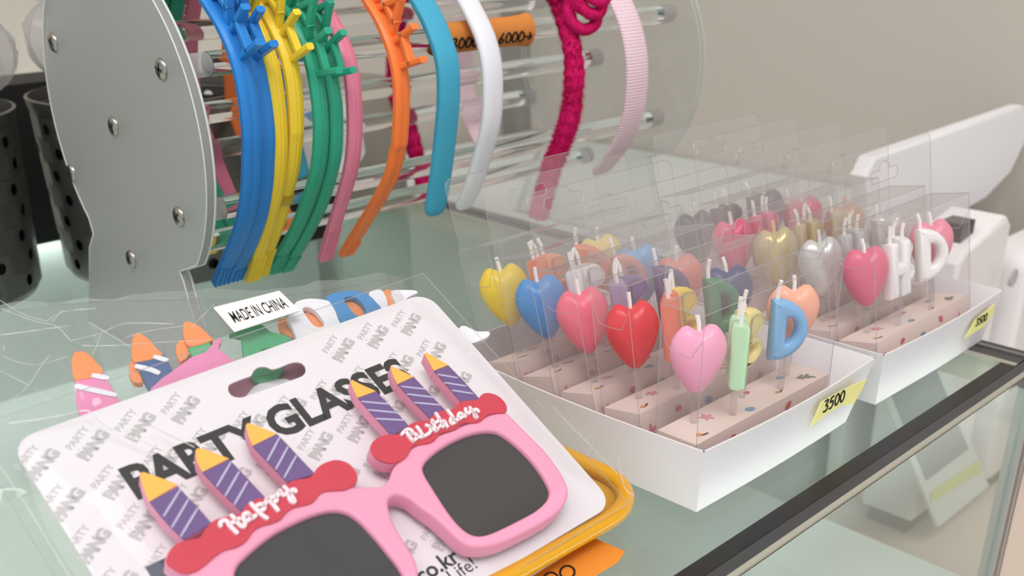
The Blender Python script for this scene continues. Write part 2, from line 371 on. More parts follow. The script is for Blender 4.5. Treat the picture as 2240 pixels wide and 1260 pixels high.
def motif(mb, kind, pl, a, b, h, s, rot, ):
    def P(pts, mi):
        c, sn = math.cos(rot), math.sin(rot)
        mb.add([pl.at(a+s*(c*x-sn*y), b+s*(sn*x+c*y), h) for x, y in pts], [tuple(range(len(pts)))], mi)
    el = lambda rx, ry, cx=0, cy=0, n=10, r=0: [(cx+rx*math.cos(q)*math.cos(r)-ry*math.sin(q)*math.sin(r), cy+rx*math.cos(q)*math.sin(r)+ry*math.sin(q)*math.cos(r)) for q in np.linspace(0, 2*math.pi, n, endpoint=False)]
    if kind == 0:
        P([((.7+.3*math.cos(5*q))*math.cos(q), (.7+.3*math.cos(5*q))*math.sin(q)) for q in np.linspace(0, 2*math.pi, 25, endpoint=False)], 0)
    elif kind == 1: P(el(.9, .6), 1)
    elif kind == 2: P([(-.8, 0), (-.3, .5), (.4, .5), (.9, 0), (.4, -.45), (-.3, -.45)], 2)
    elif kind == 3:
        for i in range(-2, 3): P(el(.5, .17, .35*i, .25*(1 if i % 2 else -1), r=.6*(1 if i % 2 else -1)), 3)
    else:
        P(el(.6, .5), 4); P(el(.8, .22, .9, -.3, r=.15), 5)
def candle_box(idx, tname, x, yb, th, kinds, cols, metals, names, place, tray_words, grp, tabrot=0.0):
    """box resting on its back bottom edge, tilted back by th; local (a along counter, b depth towards front, c up)"""
    th = math.radians(th); z0 = .0016
    def W(a, b, c): return np.array([x+a, yb-b*math.cos(th)+c*math.sin(th), z0+b*math.sin(th)+c*math.cos(th)])
    up = np.array([0, math.sin(th), math.cos(th)]); fr = np.array([0, -math.cos(th), math.sin(th)])
    r = root('candle_gift_box', W(BL/2, BD/2, 0), 'clear candle box with %s, %s' % (names, place), 'candle box', grp)
    mb = MB(); e = .0006
    mb.hexa([W(e, BD-e, e), W(BL-e, BD-e, e), W(BL-e, e, e), W(e, e, e)], [W(e, BD-e, BB), W(BL-e, BD-e, BB), W(BL-e, e, BB), W(e, e, BB)])
    blk = obj('card_base', mb, M_BLOCK, r, False)
    mb = MB(); rr = random.Random(idx*17+3)
    top = Plane(W(0, BD, BB), (1, 0, 0), -fr); frt = Plane(W(0, BD, 0), (1, 0, 0), up); lft = Plane(W(0, 0, 0), fr, up)
    for (a, b, k, s) in ((.012, .007, 4, .0036), (.0335, .018, 0, .0048), (.060, .006, 1, .0042), (.078, .021, 2, .0034), (.092, .008, 5, .003), (.112, .019, 1, .0035), (.124, .009, 3, .0058)):
        motif(mb, k, top, a, b, .00025, s, rr.uniform(-.5, .5))
    for (a, b, k, s) in ((.010, .020, 0, .0058), (.036, .026, 2, .004), (.066, .022, 1, .0046), (.093, .027, 2, .0046), (.122, .020, 0, .005), (.05, .008, 3, .006), (.11, .007, 1, .004)):
        motif(mb, k, frt, a, b, -.0003, s, rr.uniform(-.6, .6))
    obj('printed_motifs', mb, PRINT, blk, False)
    mb = MB()                                              # case: five clear sheets
    c8 = {(i, j, k): W(i*BL, j*BD, k*BH) for i in (0, 1) for j in (0, 1) for k in (0, 1)}
    q = lambda *ks: mb.add([c8[k] for k in ks], [(0, 1, 2, 3)])
    q((0,1,0), (1,1,0), (1,1,1), (0,1,1)); q((0,0,0), (0,0,1), (1,0,1), (1,0,0)); q((0,0,0), (0,1,0), (0,1,1), (0,0,1)); q((1,0,0), (1,0,1), (1,1,1), (1,1,0)); q((0,0,1), (0,1,1), (1,1,1), (1,0,1))
    case = obj('clear_case', mb, M_CLEAR, r, False)
    mb = MB(); R = .00028
    for a, b in (((0,1,0),(0,1,1)), ((1,1,0),(1,1,1)), ((0,0,0),(0,0,1)), ((1,0,0),(1,0,1)), ((0,1,1),(1,1,1)), ((0,0,1),(1,0,1)), ((0,1,1),(0,0,1)), ((1,1,1),(1,0,1))):
        mb.tube([c8[a], c8[b]], R, 4)
    fl = [(.002, .018), (.006, .024), (.02, .026), (BD-.006, .023), (BD-.001, .015)]   # tucked end flaps
    mb.tube(smooth_loop([W(.0008, b, BH-c) for b, c in fl], 3, False), R*.8, 4); mb.tube(smooth_loop([W(BL-.0008, b, BH-c) for b, c in fl], 3, False), R*.8, 4)
    obj('fold_lines', mb, M_CREASE, case, False)
    TH = .046; rc = .007                                   # hang tab with a slot
    tp = Plane(W(0, .0004, BH), (1, 0, 0), np.array([0, math.sin(th+tabrot), math.cos(th+tabrot)]))
    o_ = [(.001, 0), (BL-.001, 0)]+[(BL-.001-rc+rc*math.cos(t), TH-rc+rc*math.sin(t)) for t in np.linspace(0, math.pi/2, 5)]+[(.001+rc-rc*math.sin(t), TH-rc+rc*math.cos(t)) for t in np.linspace(0, math.pi/2, 5)]
    cx, cy = BL*.5, TH*.55; hw = .017
    s_ = [(cx-hw, cy-.004)]+[(cx+hw, cy-.004), (cx+hw+.002, cy), (cx+hw, cy+.004), (cx+.007, cy+.004), (cx+.0055, cy+.008), (cx, cy+.0095), (cx-.0055, cy+.008), (cx-.007, cy+.004), (cx-hw, cy+.004), (cx-hw-.002, cy)]
    mb = MB(); put(mb, flat([o_, s_], 0.0), tp, 0); tb = obj('hang_tab', mb, M_TAB, r, False)
    mb = MB(); mb.tube([tp.at(*p) for p in o_], R*.8, 4, closed=True); mb.tube([tp.at(*p) for p in s_], R, 4, closed=True)
    obj('tab_rim', mb, M_CREASE, tb, False)
    # candles: heart, H, B, D, heart, standing in the block
    spots = ((.0225, .0095, -128), (.0465, .0195, -52), (.0705, .0095, -88), (.0975, .0190, -122), (.1180, .0095, -132)) if tname == 'near' else ((.0225, .0095, -125), (.0465, .0195, -95), (.0705, .0095, -88), (.0975, .0190, -122), (.1180, .0095, -128))
    kn = {'heart': 'heart shaped', 'H': 'letter H', 'B': 'letter B', 'D': 'letter D'}
    for ci, ((a, b, fa), kd, cl) in enumerate(zip(spots, kinds, cols)):
        cn, hx = cl; foot = W(a, b, BB); fa = math.radians(fa+rr.uniform(-7, 7))
        nn = np.array([math.cos(fa), math.sin(fa), 0]); nn = nn-up*np.dot(nn, up); nn /= np.linalg.norm(nn); uu = np.cross(up, nn)
        cp = Plane(foot, uu, up)
        g = HEART if kd == 'heart' else LET[kd]; lift = .019 if kd == 'heart' else .0205; sc = 1.0 if kd == 'heart' else .96
        key = cols[0][0]
        lab = '%s %s candle in the box with the %s heart' % (cn, kn[kd], key)
        if kd == 'heart': lab = '%s heart candle %s' % (cn, 'beside the letter H at its box end' if ci == 0 else 'behind the letter D in the box with the %s heart' % key)
        rc_ = root('heart_candle' if kd == 'heart' else 'letter_candle', foot, lab, 'candle', 'candles standing in the clear boxes')
        mb = MB(); mb.add([cp.at(p[0]*sc, lift+p[1]*sc, p[2]*sc) for p in g[0]], g[1]); obj('wax_body', mb, wax(hx, metals), rc_, True, angle=50)
        mb = MB(); mb.tube([cp.at(0, .0004, 0), cp.at(0, lift+.004, 0)], .0022, 8); obj('stick', mb, M_STICK, rc_)
        ty = lift+(.034 if kd == 'heart' else .037); sx = (-.0075 if kd in 'BD' else 0); tops = [sx] if kd != 'H' else [-.0065, .0065]
        for sx in tops:
            bend = rr.uniform(-.002, .002); hh = ty+.013
            mb = MB(); mb.tube([cp.at(sx, ty, 0), cp.at(sx+bend*.3, ty+.008, 0), cp.at(sx+bend, min(hh, BH-BB-.0035), bend)], .0013, 6)
            obj('wick', mb, M_WICK if not (metals and kd == 'heart') else wax(hx, False), rc_)
    return r
KS = ['heart', 'H', 'B', 'D', 'heart']
near = [(.4176, .3237, .4), (.4191, .3604, 9.6), (.4178, .3925, 14.4), (.4182, .4258, 16.8), (.4182, .4580, 18.2)]
sets1 = [([('bubblegum pink', 'f7a9c6'), ('mint green', 'c3ecc0'), ('pale yellow', 'f1dd95'), ('sky blue', '83b7e2'), ('peach', 'fbb497')], 'pink heart and mint letter', 'in front of the red heart box'),
         ([('bright red', 'df2f3a'), ('orange', 'f5713a'), ('yellow', 'f2cf52'), ('dark green', '3f8a63'), ('navy', '3c4378')], 'red heart and orange letter', 'behind the pink heart box'),
         ([('coral pink', 'ef6f86'), ('lilac', 'a99ac0'), ('purple', '7d64a0'), ('plum', '6b5585'), ('salmon', 'f08c78')], 'coral pink heart and lilac letters', 'behind the red heart box'),
         ([('cornflower blue', '4d90cf'), ('white', 'f2f0ee'), ('cream white', 'eee9e4'), ('dusty rose', 'd9a096'), ('light blue', '7db6e0')], 'blue heart and white letters', 'behind the coral heart box'),
         ([('golden yellow', 'f1cf1f'), ('orange', 'f28653'), ('apricot', 'f3a06a'), ('tangerine', 'ee8a55'), ('lemon yellow', 'f2dc6b')], 'golden yellow heart and orange letters', 'behind the blue heart box')]
for i, ((x, yb, th), (cols, nm, pl)) in enumerate(zip(near, sets1)):
    candle_box(i, 'near', x, yb, th, KS, cols, False, nm, pl, '', 'clear candle boxes in the pastel tray')
far = [(.6130, .3165, 10.5), (.6120, .3510, 10), (.6125, .3850, 12), (.6120, .4190, 14), (.6120, .4530, 15)]
sets2 = [([('rose pink', 'de6f88'), ('white', 'f1eeec'), ('white', 'efecea'), ('white', 'f3efed'), ('rose pink', 'ea8da0')], False, 'rose hearts and white letters', 'in front of the silver box'),
         ([('silver', 'dcdcd8'), ('silver', 'd5d6d2'), ('silver', 'd9d9d6'), ('silver', 'd3d5d2'), ('silver', 'dfe0dc')], True, 'silver hearts and letters', 'behind the rose heart box'),
         ([('gold', 'd8c489'), ('gold', 'd6c184'), ('gold', 'd3bd80'), ('gold', 'd8c48c'), ('copper', 'd9a888')], True, 'gold hearts and letters', 'behind the silver box'),
         ([('hot pink', 'e25a80'), ('hot pink', 'e46a8a'), ('hot pink', 'e25a80'), ('hot pink', 'de5078'), ('hot pink', 'e05a7c')], False, 'hot pink hearts and letters', 'behind the gold box'),
         ([('charcoal', '4b494b'), ('charcoal', '565456'), ('charcoal', '4f4d4f'), ('charcoal', '5a585a'), ('charcoal', '4b494b')], False, 'charcoal hearts and letters', 'behind the hot pink box')]
for i, ((x, yb, th), (cols, me, nm, pl)) in enumerate(zip(far, sets2)):
    candle_box(i+10, 'far', x, yb, th, KS, cols, me, nm, pl, '', 'clear candle boxes in the tray by the counter end')

# ------------------------------------------------------------------ price notes on the trays
M_NOTE = mat('yellow_note', 'efe79b', .8, .1); M_INK = mat('black_ink', '1f1f1f', .6, .2)
def digits(s, h, sp):
    D = {'0': [[(.5, 1), (.15, .8), (.1, .35), (.4, 0), (.8, .2), (.85, .7), (.5, 1)]], '3': [[(.1, .95), (.6, 1), (.7, .75), (.35, .55), (.75, .4), (.6, .05), (.05, .05)]],
         '5': [[(.75, 1), (.25, .95), (.2, .58), (.65, .6), (.75, .25), (.4, 0), (.05, .08)]], '6': [[(.7, 1), (.25, .6), (.1, .2), (.45, 0), (.75, .2), (.55, .48), (.15, .35)]],
         '<': [[(1, .5), (.05, .5)], [(.4, .85), (.05, .5), (.4, .15)]], '>': [[(0, .5), (.95, .5)], [(.6, .85), (.95, .5), (.6, .15)]], '/': [[(.2, -.1), (.6, 1.1)]], ' ': []}
    out = []; x = 0
    for ch in s:
        out += [[(x+p[0]*h*.75, p[1]*h) for p in L] for L in D[ch]]; x += sp*h
    return out
def note(name, px, yplane, label, txt, tpos, m=M_NOTE):
    pl = Plane((0, yplane, 0), (1, 0, 0), (0, -.03, 1)); lp = [pl.uv(p) for p in px]
    r = root(name, pl.at(*lp[0]), label, 'price note', 'yellow price notes on the trays')
    mb = MB(); put(mb, flat([lp], .0005), pl, 0); obj('paper', mb, m, r, False)
    mb = MB(); a, b = pl.uv(tpos[0]); strokes(mb, [[(a+x, b+y) for x, y in L] for L in digits(txt, tpos[1], .8)], pl, .0005, tpos[1]*.15, .0003)
    obj('handwriting', mb, M_INK, r, False)
note('price_note', [(1772, 936), (1796, 880), (1845, 852), (1896, 829), (1880, 862), (1866, 884), (1836, 888), (1800, 912)], .2795, 'yellow paper price note reading 3500 on the pastel candle tray', '3500', ((1799, 902), .0078))
note('price_note', [(2110, 740), (2133, 700), (2176, 665), (2170, 690), (2150, 715)], .2800, 'yellow paper price note on the tray by the counter end', '3500', ((2132, 714), .006))

# ------------------------------------------------------------------ headband stand
SX0, SX1 = .300, .795; CY, CZ, CR = .7014, .1762, .1158
M_FROST = bpy.data.materials.new('frosted_acrylic'); M_FROST.use_nodes = True
def _frost(nt):
    nt.nodes.clear(); out = nt.nodes.new('ShaderNodeOutputMaterial')
    rf = nt.nodes.new('ShaderNodeBsdfRefraction'); rf.inputs['IOR'].default_value = 1.12; rf.inputs['Roughness'].default_value = .55; rf.inputs[0].default_value = (.92, .94, .95, 1)
    df = nt.nodes.new('ShaderNodeBsdfDiffuse'); df.inputs[0].default_value = (.74, .735, .71, 1)
    tl = nt.nodes.new('ShaderNodeBsdfTranslucent'); tl.inputs[0].default_value = (.74, .73, .71, 1)
    m0 = nt.nodes.new('ShaderNodeMixShader'); m0.inputs[0].default_value = .4; nt.links.new(df.outputs[0], m0.inputs[1]); nt.links.new(tl.outputs[0], m0.inputs[2])
    m1 = nt.nodes.new('ShaderNodeMixShader'); m1.inputs[0].default_value = .45; nt.links.new(rf.outputs[0], m1.inputs[1]); nt.links.new(m0.outputs[0], m1.inputs[2])
    gl = nt.nodes.new('ShaderNodeBsdfGlossy'); gl.inputs['Roughness'].default_value = .35
    fr = nt.nodes.new('ShaderNodeFresnel'); fr.inputs[0].default_value = 1.4
    m2 = nt.nodes.new('ShaderNodeMixShader'); nt.links.new(fr.outputs[0], m2.inputs[0]); nt.links.new(m1.outputs[0], m2.inputs[1]); nt.links.new(gl.outputs[0], m2.inputs[2])
    nt.links.new(m2.outputs[0], out.inputs[0])
_frost(M_FROST.node_tree)
M_ACRYL = mat('clear_acrylic_rod', 'ffffff', .0, .5, trans=1.0, ior=1.47)
M_PLATE = film('clear_acrylic_plate', (.95, .96, .96), .07, .03, 1.45, hazecol=(.8, .8, .8))
M_RIM = film('acrylic_edge', (.8, .82, .82), .55, .2, 1.4, hazecol=(.85, .87, .86))
M_STEEL = mat('screw_steel', 'a7a29c', .25, .5, 1.0)
M_SLEEVE = film('threaded_sleeve', (.93, .93, .93), .42, .12, 1.5, hazecol=(.95, .94, .93))
stand = root('headband_stand', ((SX0+SX1)/2, CY, 0), 'acrylic roller stand with two round end plates and clear rods for headbands', 'display stand')
xp = lambda x: Plane((x, 0, 0), (0, -1, 0), (0, 0, 1))      # in-plane coords (-y, z)
arc = [(CY+CR*math.cos(t), CZ+CR*math.sin(t)) for t in np.linspace(math.radians(-47.5), math.radians(228), 60)]
foot = [(.6439, .0868), (.6405, .080), (.6375, .068), (.612, 0.0003), (.832, .0003), (.797, .072), (.7836, .0856)]
prof = [(-y, z) for y, z in arc[1:-1]+foot]
T = .006
for x, m, nm, lb in ((SX0, M_FROST, 'end_plate', 'frosted grey round end plate'), (SX1, M_PLATE, 'end_plate', 'clear round end plate')):
    mb = MB(); put(mb, flat([prof], T, 0.0006), xp(x), 0); pe = obj(nm, mb, m, stand, True, label=lb)
    mb = MB(); mb.tube([(x+T*.5, -a, b) for a, b in prof], .0009, 5, closed=True); mb.tube([(x-T*.5, -a, b) for a, b in prof], .0006, 5, closed=True); obj('plate_edge', mb, M_RIM if x > .5 else mat('frost_edge_highlight', 'c9ccca', .4, .3), pe)  # pale rim tubes on the frosted plate paint its edge highlight
RR = .0078
rodpos = [(.7014+.0085*1.0, .1758)]
scr = [(2.6247, -.2494), (2.0603, -.2661), (2.3638, -.4141), (2.6757, -.5679), (2.087, -.5768), (2.4002, -.7367)]
rodpos = [(y*.3+(.005 if y < 2.2 else 0), .3+z*.3) for y, z in scr]+[(.705, .271)]
for (y, z) in rodpos:
    mb = MB(); mb.tube([(SX0+.0275, y, z), (SX1-.020, y, z)], RR, 20); rod = obj('rod', mb, M_ACRYL, stand, True, label='clear acrylic rod')
    path = []; rs = []
    for i in range(37):
        path.append((SX0+T*.5+i*.0007-.0, y, z)); rs.append(RR*(.97 if i % 2 else .86))
    mb = MB(); mb.tube(path, rs, 16); obj('threaded_sleeve', mb, M_SLEEVE, rod)
    mb = MB(); mb.tube([(SX1-.0195, y, z), (SX1-T*.5, y, z)], RR*1.02, 14); obj('end_sleeve', mb, film('end_sleeve', (.8, .79, .79), .35, .1, 1.5, hazecol=(.66, .63, .63)), rod)
    mb = MB(); x = SX0-T*.5                                   # pan head screw with a cross recess
    prf = [(0.0001, -.0024), (.0045, -.0024), (.0060, -.0018), (.0068, -.0006), (.0068, 0)]
    vs = []
    for r_, h_ in prf:
        for k in range(20):
            t = 2*math.pi*k/20; vs.append((x+h_, y+r_*math.cos(t), z+r_*math.sin(t)))
    mb.add(vs, [(i*20+k, (i+1)*20+k, (i+1)*20+(k+1) % 20, i*20+(k+1) % 20) for i in range(4) for k in range(20)])
    sc_ = obj('screw_head', mb, M_STEEL, stand)
    mb = MB(); ra = rng.uniform(0, 1.5)
    for q in (0, math.pi/2):
        c, s = math.cos(ra+q), math.sin(ra+q)
        mb.add([(x-.00255, y+c*a-s*b, z+s*a+c*b) for a, b in ((-.0042, -.0010), (.0042, -.0010), (.0042, .0010), (-.0042, .0010))], [(0, 1, 2, 3)])
    obj('cross_slot', mb, mat('slot_dark', '3a3836', .5, .5, .5), sc_, False)

# ------------------------------------------------------------------ headbands
plast = lambda n, c: mat('plastic_'+n, c, .38, .4, sss=.12)
def band_profile(pts, top_z=None):
    """front trace (y,z) from high to low -> full horseshoe over the rods to a shorter back leg"""
    P = [np.array(p) for p in pts]
    zt = .2995; yc = .712
    y0, z0 = P[0]
    over = []
    a0 = math.atan2(z0-CZ, y0-yc); r0 = math.hypot(z0-CZ, y0-yc)
    for t in np.linspace(a0, math.radians(0), 26)[1:]:
        f = (t-a0)/(0-a0); r = r0*(1-f)+.1165*f; over.append(np.array([yc+r*math.cos(t), CZ+r*math.sin(t)]))
    back = [np.array([2*yc-p[0]+.004, p[1]]) for p in P if p[1] < CZ-.004]
    full = P[::-1]+over+back
    return smooth_loop(full, 4, False)
def letters_on(path, start, word, h, wl, gap, m, parent, x, width, depth=.0042):
    """letters standing out from the band, in the band's own plane"""
    L2 = {'H': [((0, 0), (0, 1)), ((1, 0), (1, 1)), ((0, .5), (1, .5))], 'A': [((0, 0), (.5, 1)), ((1, 0), (.5, 1)), ((.22, .42), (.78, .42))],
          'P': [((0, 0), (0, 1)), ((0, 1), (.75, 1)), ((.75, 1), (.9, .75)), ((.9, .75), (.75, .5)), ((.75, .5), (0, .5))], 'Y': [((.5, 0), (.5, .5)), ((.5, .5), (0, 1)), ((.5, .5), (1, 1))],
          'B': [((0, 0), (0, 1)), ((0, 1), (.8, .85)), ((.8, .85), (0, .5)), ((0, .5), (.9, .25)), ((.9, .25), (0, 0))], 'I': [((.5, 0), (.5, 1))],
          'R': [((0, 0), (0, 1)), ((0, 1), (.85, .8)), ((.85, .8), (0, .5)), ((.2, .5), (.9, 0))], 'T': [((.5, 0), (.5, 1)), ((0, 1), (1, 1))], 'D': [((0, 0), (0, 1)), ((0, 1), (.9, .5)), ((.9, .5), (0, 0))]}
    S = np.concatenate([[0], np.cumsum([np.linalg.norm(path[i+1]-path[i]) for i in range(len(path)-1)])]); Y = [p[0] for p in path]; Z = [p[1] for p in path]
    def at(s, r):
        p = np.array([np.interp(s, S, Y), np.interp(s, S, Z)]); q = np.array([np.interp(s+.002, S, Y), np.interp(s+.002, S, Z)]); t = (q-p)/np.linalg.norm(q-p)
        n = np.array([-t[1], t[0]]);
        if np.dot(n, p-np.array([.712, CZ])) < 0: n = -n
        w = p+n*(r); return (x, w[0], w[1])
    s = start; LW = {'H': .0165, 'A': .0235, 'I': .010}; w0 = wl
    for ch in word:
        mb = MB(); wl = LW.get(ch, w0)
        for (a, b), (c, d) in L2[ch]:
            p, q = np.array(at(s+a*wl, b*h-.001)), np.array(at(s+c*wl, d*h-.001)); d_ = (q-p)/np.linalg.norm(q-p); sd = np.cross(d_, (1, 0, 0))*depth*.5; xx = np.array([width*.24, 0, 0])
            p = p-d_*depth*.3; q = q+d_*depth*.3; ring = lambda c_: [c_-sd*.6-xx, c_-sd-xx*.7, c_-sd+xx*.7, c_-sd*.6+xx, c_+sd*.6+xx, c_+sd+xx*.7, c_+sd-xx*.7, c_+sd*.6-xx]
            mb.add(ring(p)+ring(q), [(k, (k+1) % 8, 8+(k+1) % 8, 8+k) for k in range(8)]+[tuple(range(8))[::-1], tuple(range(8, 16))])
        obj('letter_'+ch.lower(), mb, m, parent)
        s += wl+gap
        if s > S[-1]-.05: break
TR = {'blue': [(460,0),(497,60),(527,134),(543,210),(551,290),(551,350),(548,415),(537,480),(516,540),(492,592),(483,618)],
 'blue2': [(494,0),(529,60),(557,134),(573,210),(582,290),(582,345),(578,410),(566,480),(543,545),(518,595),(512,610)],
 'yellow': [(530,0),(563,60),(592,134),(606,210),(613,300),(611,371),(600,443),(580,514),(563,571),(551,611)],
 'yellow2': [(567,0),(604,60),(634,134),(646,210),(649,279),(648,300),(640,371),(625.7,428.6),(605.7,500),(583,557),(571,600)],
 'green': [(618,0),(655,60),(684,134),(698,210),(702,254),(703,300),(696,371),(674,443),(643,514),(611,566),(597,594)],
 'green2': [(650,0),(687,60),(716,134),(731,210),(735,254),(734,329),(723,386),(700,457),(663,529),(640,566),(626,589)],
 'pink': [(699,0),(735,60),(764,134),(775,203),(777,300),(768.6,371),(748.6,443),(726,514),(711,566)],
 'orange': [(812,0),(842,51),(870,127),(880,203),(876,305),(871,329),(857,386),(823,449),(791,500),(769,534),(757,554)],
 'cyan': [(922,0),(952,57),(977,133),(981,210),(975,286),(964,381),(949,472)],
 'white': [(1018,-6),(1032,19),(1059,76),(1074,133),(1078,190),(1074,267),(1055,343),(1032,412),(1010,457)],
 'magenta': [(1223,0),(1242,57),(1255,133),(1255,190),(1248,248),(1231,305),(1208,362),(1192,419),(1177,472)],
 'pale': [(1356,0),(1379,57),(1393,133),(1391,210),(1379,267),(1353,324),(1310,381)]}
WORD = 'HAPPYBIRTHDAY'
def headband(key, x, width, thick, m, label, grp, word=None, hs=0.0, dy=0.0, dz=0.0, flare=True, shape_='flat'):
    pts = [tuple(onplane(p, (x, 0, 0), np.array([1.0, 0, 0]))[1:]) for p in TR[key]]; path = band_profile(pts)
    r = root('headband', (x, .60, .06), label, 'headband', grp)
    mid = np.array([.712, CZ]); P3 = [(x, p[0], p[1]) for p in path]; out = []
    for i, p in enumerate(path):
        t = path[min(i+1, len(path)-1)]-path[max(i-1, 0)]; n = np.array([-t[1], t[0]]); n /= np.linalg.norm(n)
        if np.dot(n, p-mid) < 0: n = -n
        out.append((0, n[0], n[1]))
    mb = MB()
    if shape_ == 'flat': mb.ribbon(P3, (1, 0, 0), out, width, thick)
    else:
        n = 14; vs = []; cs = np.concatenate([[0], np.cumsum([np.linalg.norm(np.array(P3[i+1])-np.array(P3[i])) for i in range(len(P3)-1)])])
        ks = sorted(list(cs)+[q for f in (.0008, .002, .004, .007) for q in (f, cs[-1]-f)])
        P3 = [(x, float(np.interp(q, cs, [p[1] for p in P3])), float(np.interp(q, cs, [p[2] for p in P3]))) for q in ks]; out = [(0, float(np.interp(q, cs, [o[1] for o in out])), float(np.interp(q, cs, [o[2] for o in out]))) for q in ks]
        for i, (p, o) in enumerate(zip(P3, out)):
            dd_ = min(1, min(ks[i], ks[-1]-ks[i])/.009); e = .12+.88*math.sqrt(max(0, 1-(1-dd_)**2))
            for k in range(n):
                t = 2*math.pi*k/n; ct, st = math.cos(t), math.sin(t)
                vs.append(np.array(p)+np.array([1, 0, 0])*width*.5*e*math.copysign(abs(ct)**.6, ct)+np.array(o)*thick*.5*e*math.copysign(abs(st)**.8, st))
        m_ = len(P3); fs = [(i*n+k, i*n+(k+1) % n, (i+1)*n+(k+1) % n, (i+1)*n+k) for i in range(m_-1) for k in range(n)]+[tuple(range(n))[::-1], tuple((m_-1)*n+k for k in range(n))]
        mb.add(vs, fs)
    b = obj('band', mb, m, r)
    if flare and word:
        for tip in (P3[:6], P3[-6:]):                     # ribbed grip at each end
            mb = MB()
            for j in range(4):
                xo = (j-1.5)*width*.27; mb.tube([tuple(np.array(q)+[xo, 0, 0]+np.array(o)*thick*.38) for q, o in zip(tip, (out[:6] if tip is P3[:6] or tip[0] == P3[0] else out[-6:]))], width*.11, 6)
            obj('grip_tip', mb, m, b)
    if word: letters_on(path, hs, word, .0260, .0195, .0040, m, r, x+width*.10, width)
    return r, path, P3, out
G = 'birthday lettered plastic headbands on the stand'
Wd = .0135
mB, mY, mG, mP, mO = plast('blue', '2b82cf'), plast('yellow', 'f2cf3a'), plast('green', '2fa383'), plast('pink', 'e2819b'), plast('orange', 'fd8240')
for key, x, w, m, hs, lb in (('blue', .338, Wd*.95, mB, .185, 'blue lettered plastic headband next to the frosted end plate'),
    ('blue2', .352, Wd*.95, mB, .185, 'blue lettered plastic headband squeezed against the yellow one'),
    ('yellow', .3630, Wd*.80, mY, .212, 'yellow lettered plastic headband squeezed against the blue one'),
    ('yellow2', .3755, Wd*.80, mY, .182, 'yellow lettered plastic headband beside the green one'),
    ('green', .3905, Wd*.80, mG, .185, 'green lettered plastic headband beside the yellow one'),
    ('green2', .4040, Wd*.80, mG, .185, 'green lettered plastic headband beside the pink one'),
    ('pink', .4195, Wd*.86, mP, .205, 'pink lettered plastic headband between the green and the orange ones'),
    ('orange', .4555, Wd*.95, mO, .182, 'orange lettered plastic headband beside the turquoise one')):
    headband(key, x, w, .005, m, lb, G, WORD, hs)
headband('cyan', .502, .0205, .008, mat('satin_turquoise', '47a9c8', .55, .3), 'plain turquoise satin headband', 'plain headbands on the stand', shape_='oval')
headband('white', .543, .0190, .008, mat('satin_white', 'e6e6ec', .5, .3), 'plain white satin headband', 'plain headbands on the stand', shape_='oval')
headband('pale', .718, .0280, .006, band_ribs('pale_pink_ribbon', 'ecd0d8', 160), 'pale pink ribbed ribbon headband near the clear end plate', 'plain headbands on the stand', shape_='oval')
# fuzzy magenta chenille band with curls
M_FUZZ = mat('magenta_chenille', 'cf1f66', .95, .1, var=.25)
pts = [tuple(onplane(p, (.633, 0, 0), np.array([1.0, 0, 0]))[1:]) for p in TR['magenta']]; path = band_profile(pts)
r = root('headband', (.633, .6, .06), 'fuzzy magenta chenille headband with curled loops', 'headband', 'plain headbands on the stand')
P3 = smooth_loop([(.633, p[0], p[1]) for p in path], 3, False)
mb = MB(); mb.tube(P3, [.0082*(1+.07*math.sin(i*1.25)+.05*math.sin(i*.31)) for i in range(len(P3))], 12); obj('band', mb, M_FUZZ, r)
def fuzz(mb, P, rad, per, ln, rr):
    for i in range(len(P)-1):
        a, b = np.array(P[i]), np.array(P[i+1]); t = (b-a)/(np.linalg.norm(b-a)+1e-9)
        for _ in range(per):
            d = np.array([rr.gauss(0, 1) for _ in range(3)]); d -= t*np.dot(d, t); d /= np.linalg.norm(d)+1e-9
            p = a+(b-a)*rr.random()+d*rad*.8; e = p+d*ln*rr.uniform(.5, 1)+t*ln*rr.uniform(-.4, .4); s_ = np.cross(d, t)*.00055
            mb.add([p-s_, p+s_, e], [(0, 1, 2)])
mb = MB(); fuzz(mb, P3, .0092, 60, .0045, rng); obj('fuzz', mb, M_FUZZ, r, False, kind='stuff')
cpx = [(1226,-30),(1238,-12),(1243,0),(1246,38),(1262,59),(1280,65),(1299,56),(1305,41),(1292,30),(1271,18),(1258,5),(1256,-12),(1268,6),(1286,27),(1308,30),(1316,18),(1313,0),(1296,-14),(1280,-22),(1290,-8),(1312,4),(1326,-4),(1324,-24),(1300,-40)]
curl = [onplane(p, (.633+.0, .602-.012-.0006*i, 0), np.array([.5, .86, 0])) for i, p in enumerate(cpx)]
curl = smooth_loop(curl, 4, False)
mb = MB(); mb.tube(curl, .0046, 10); obj('curl', mb, M_FUZZ, r)
mb = MB(); fuzz(mb, curl, .0046, 40, .003, rng); obj('fuzz', mb, M_FUZZ, r, False, kind='stuff')

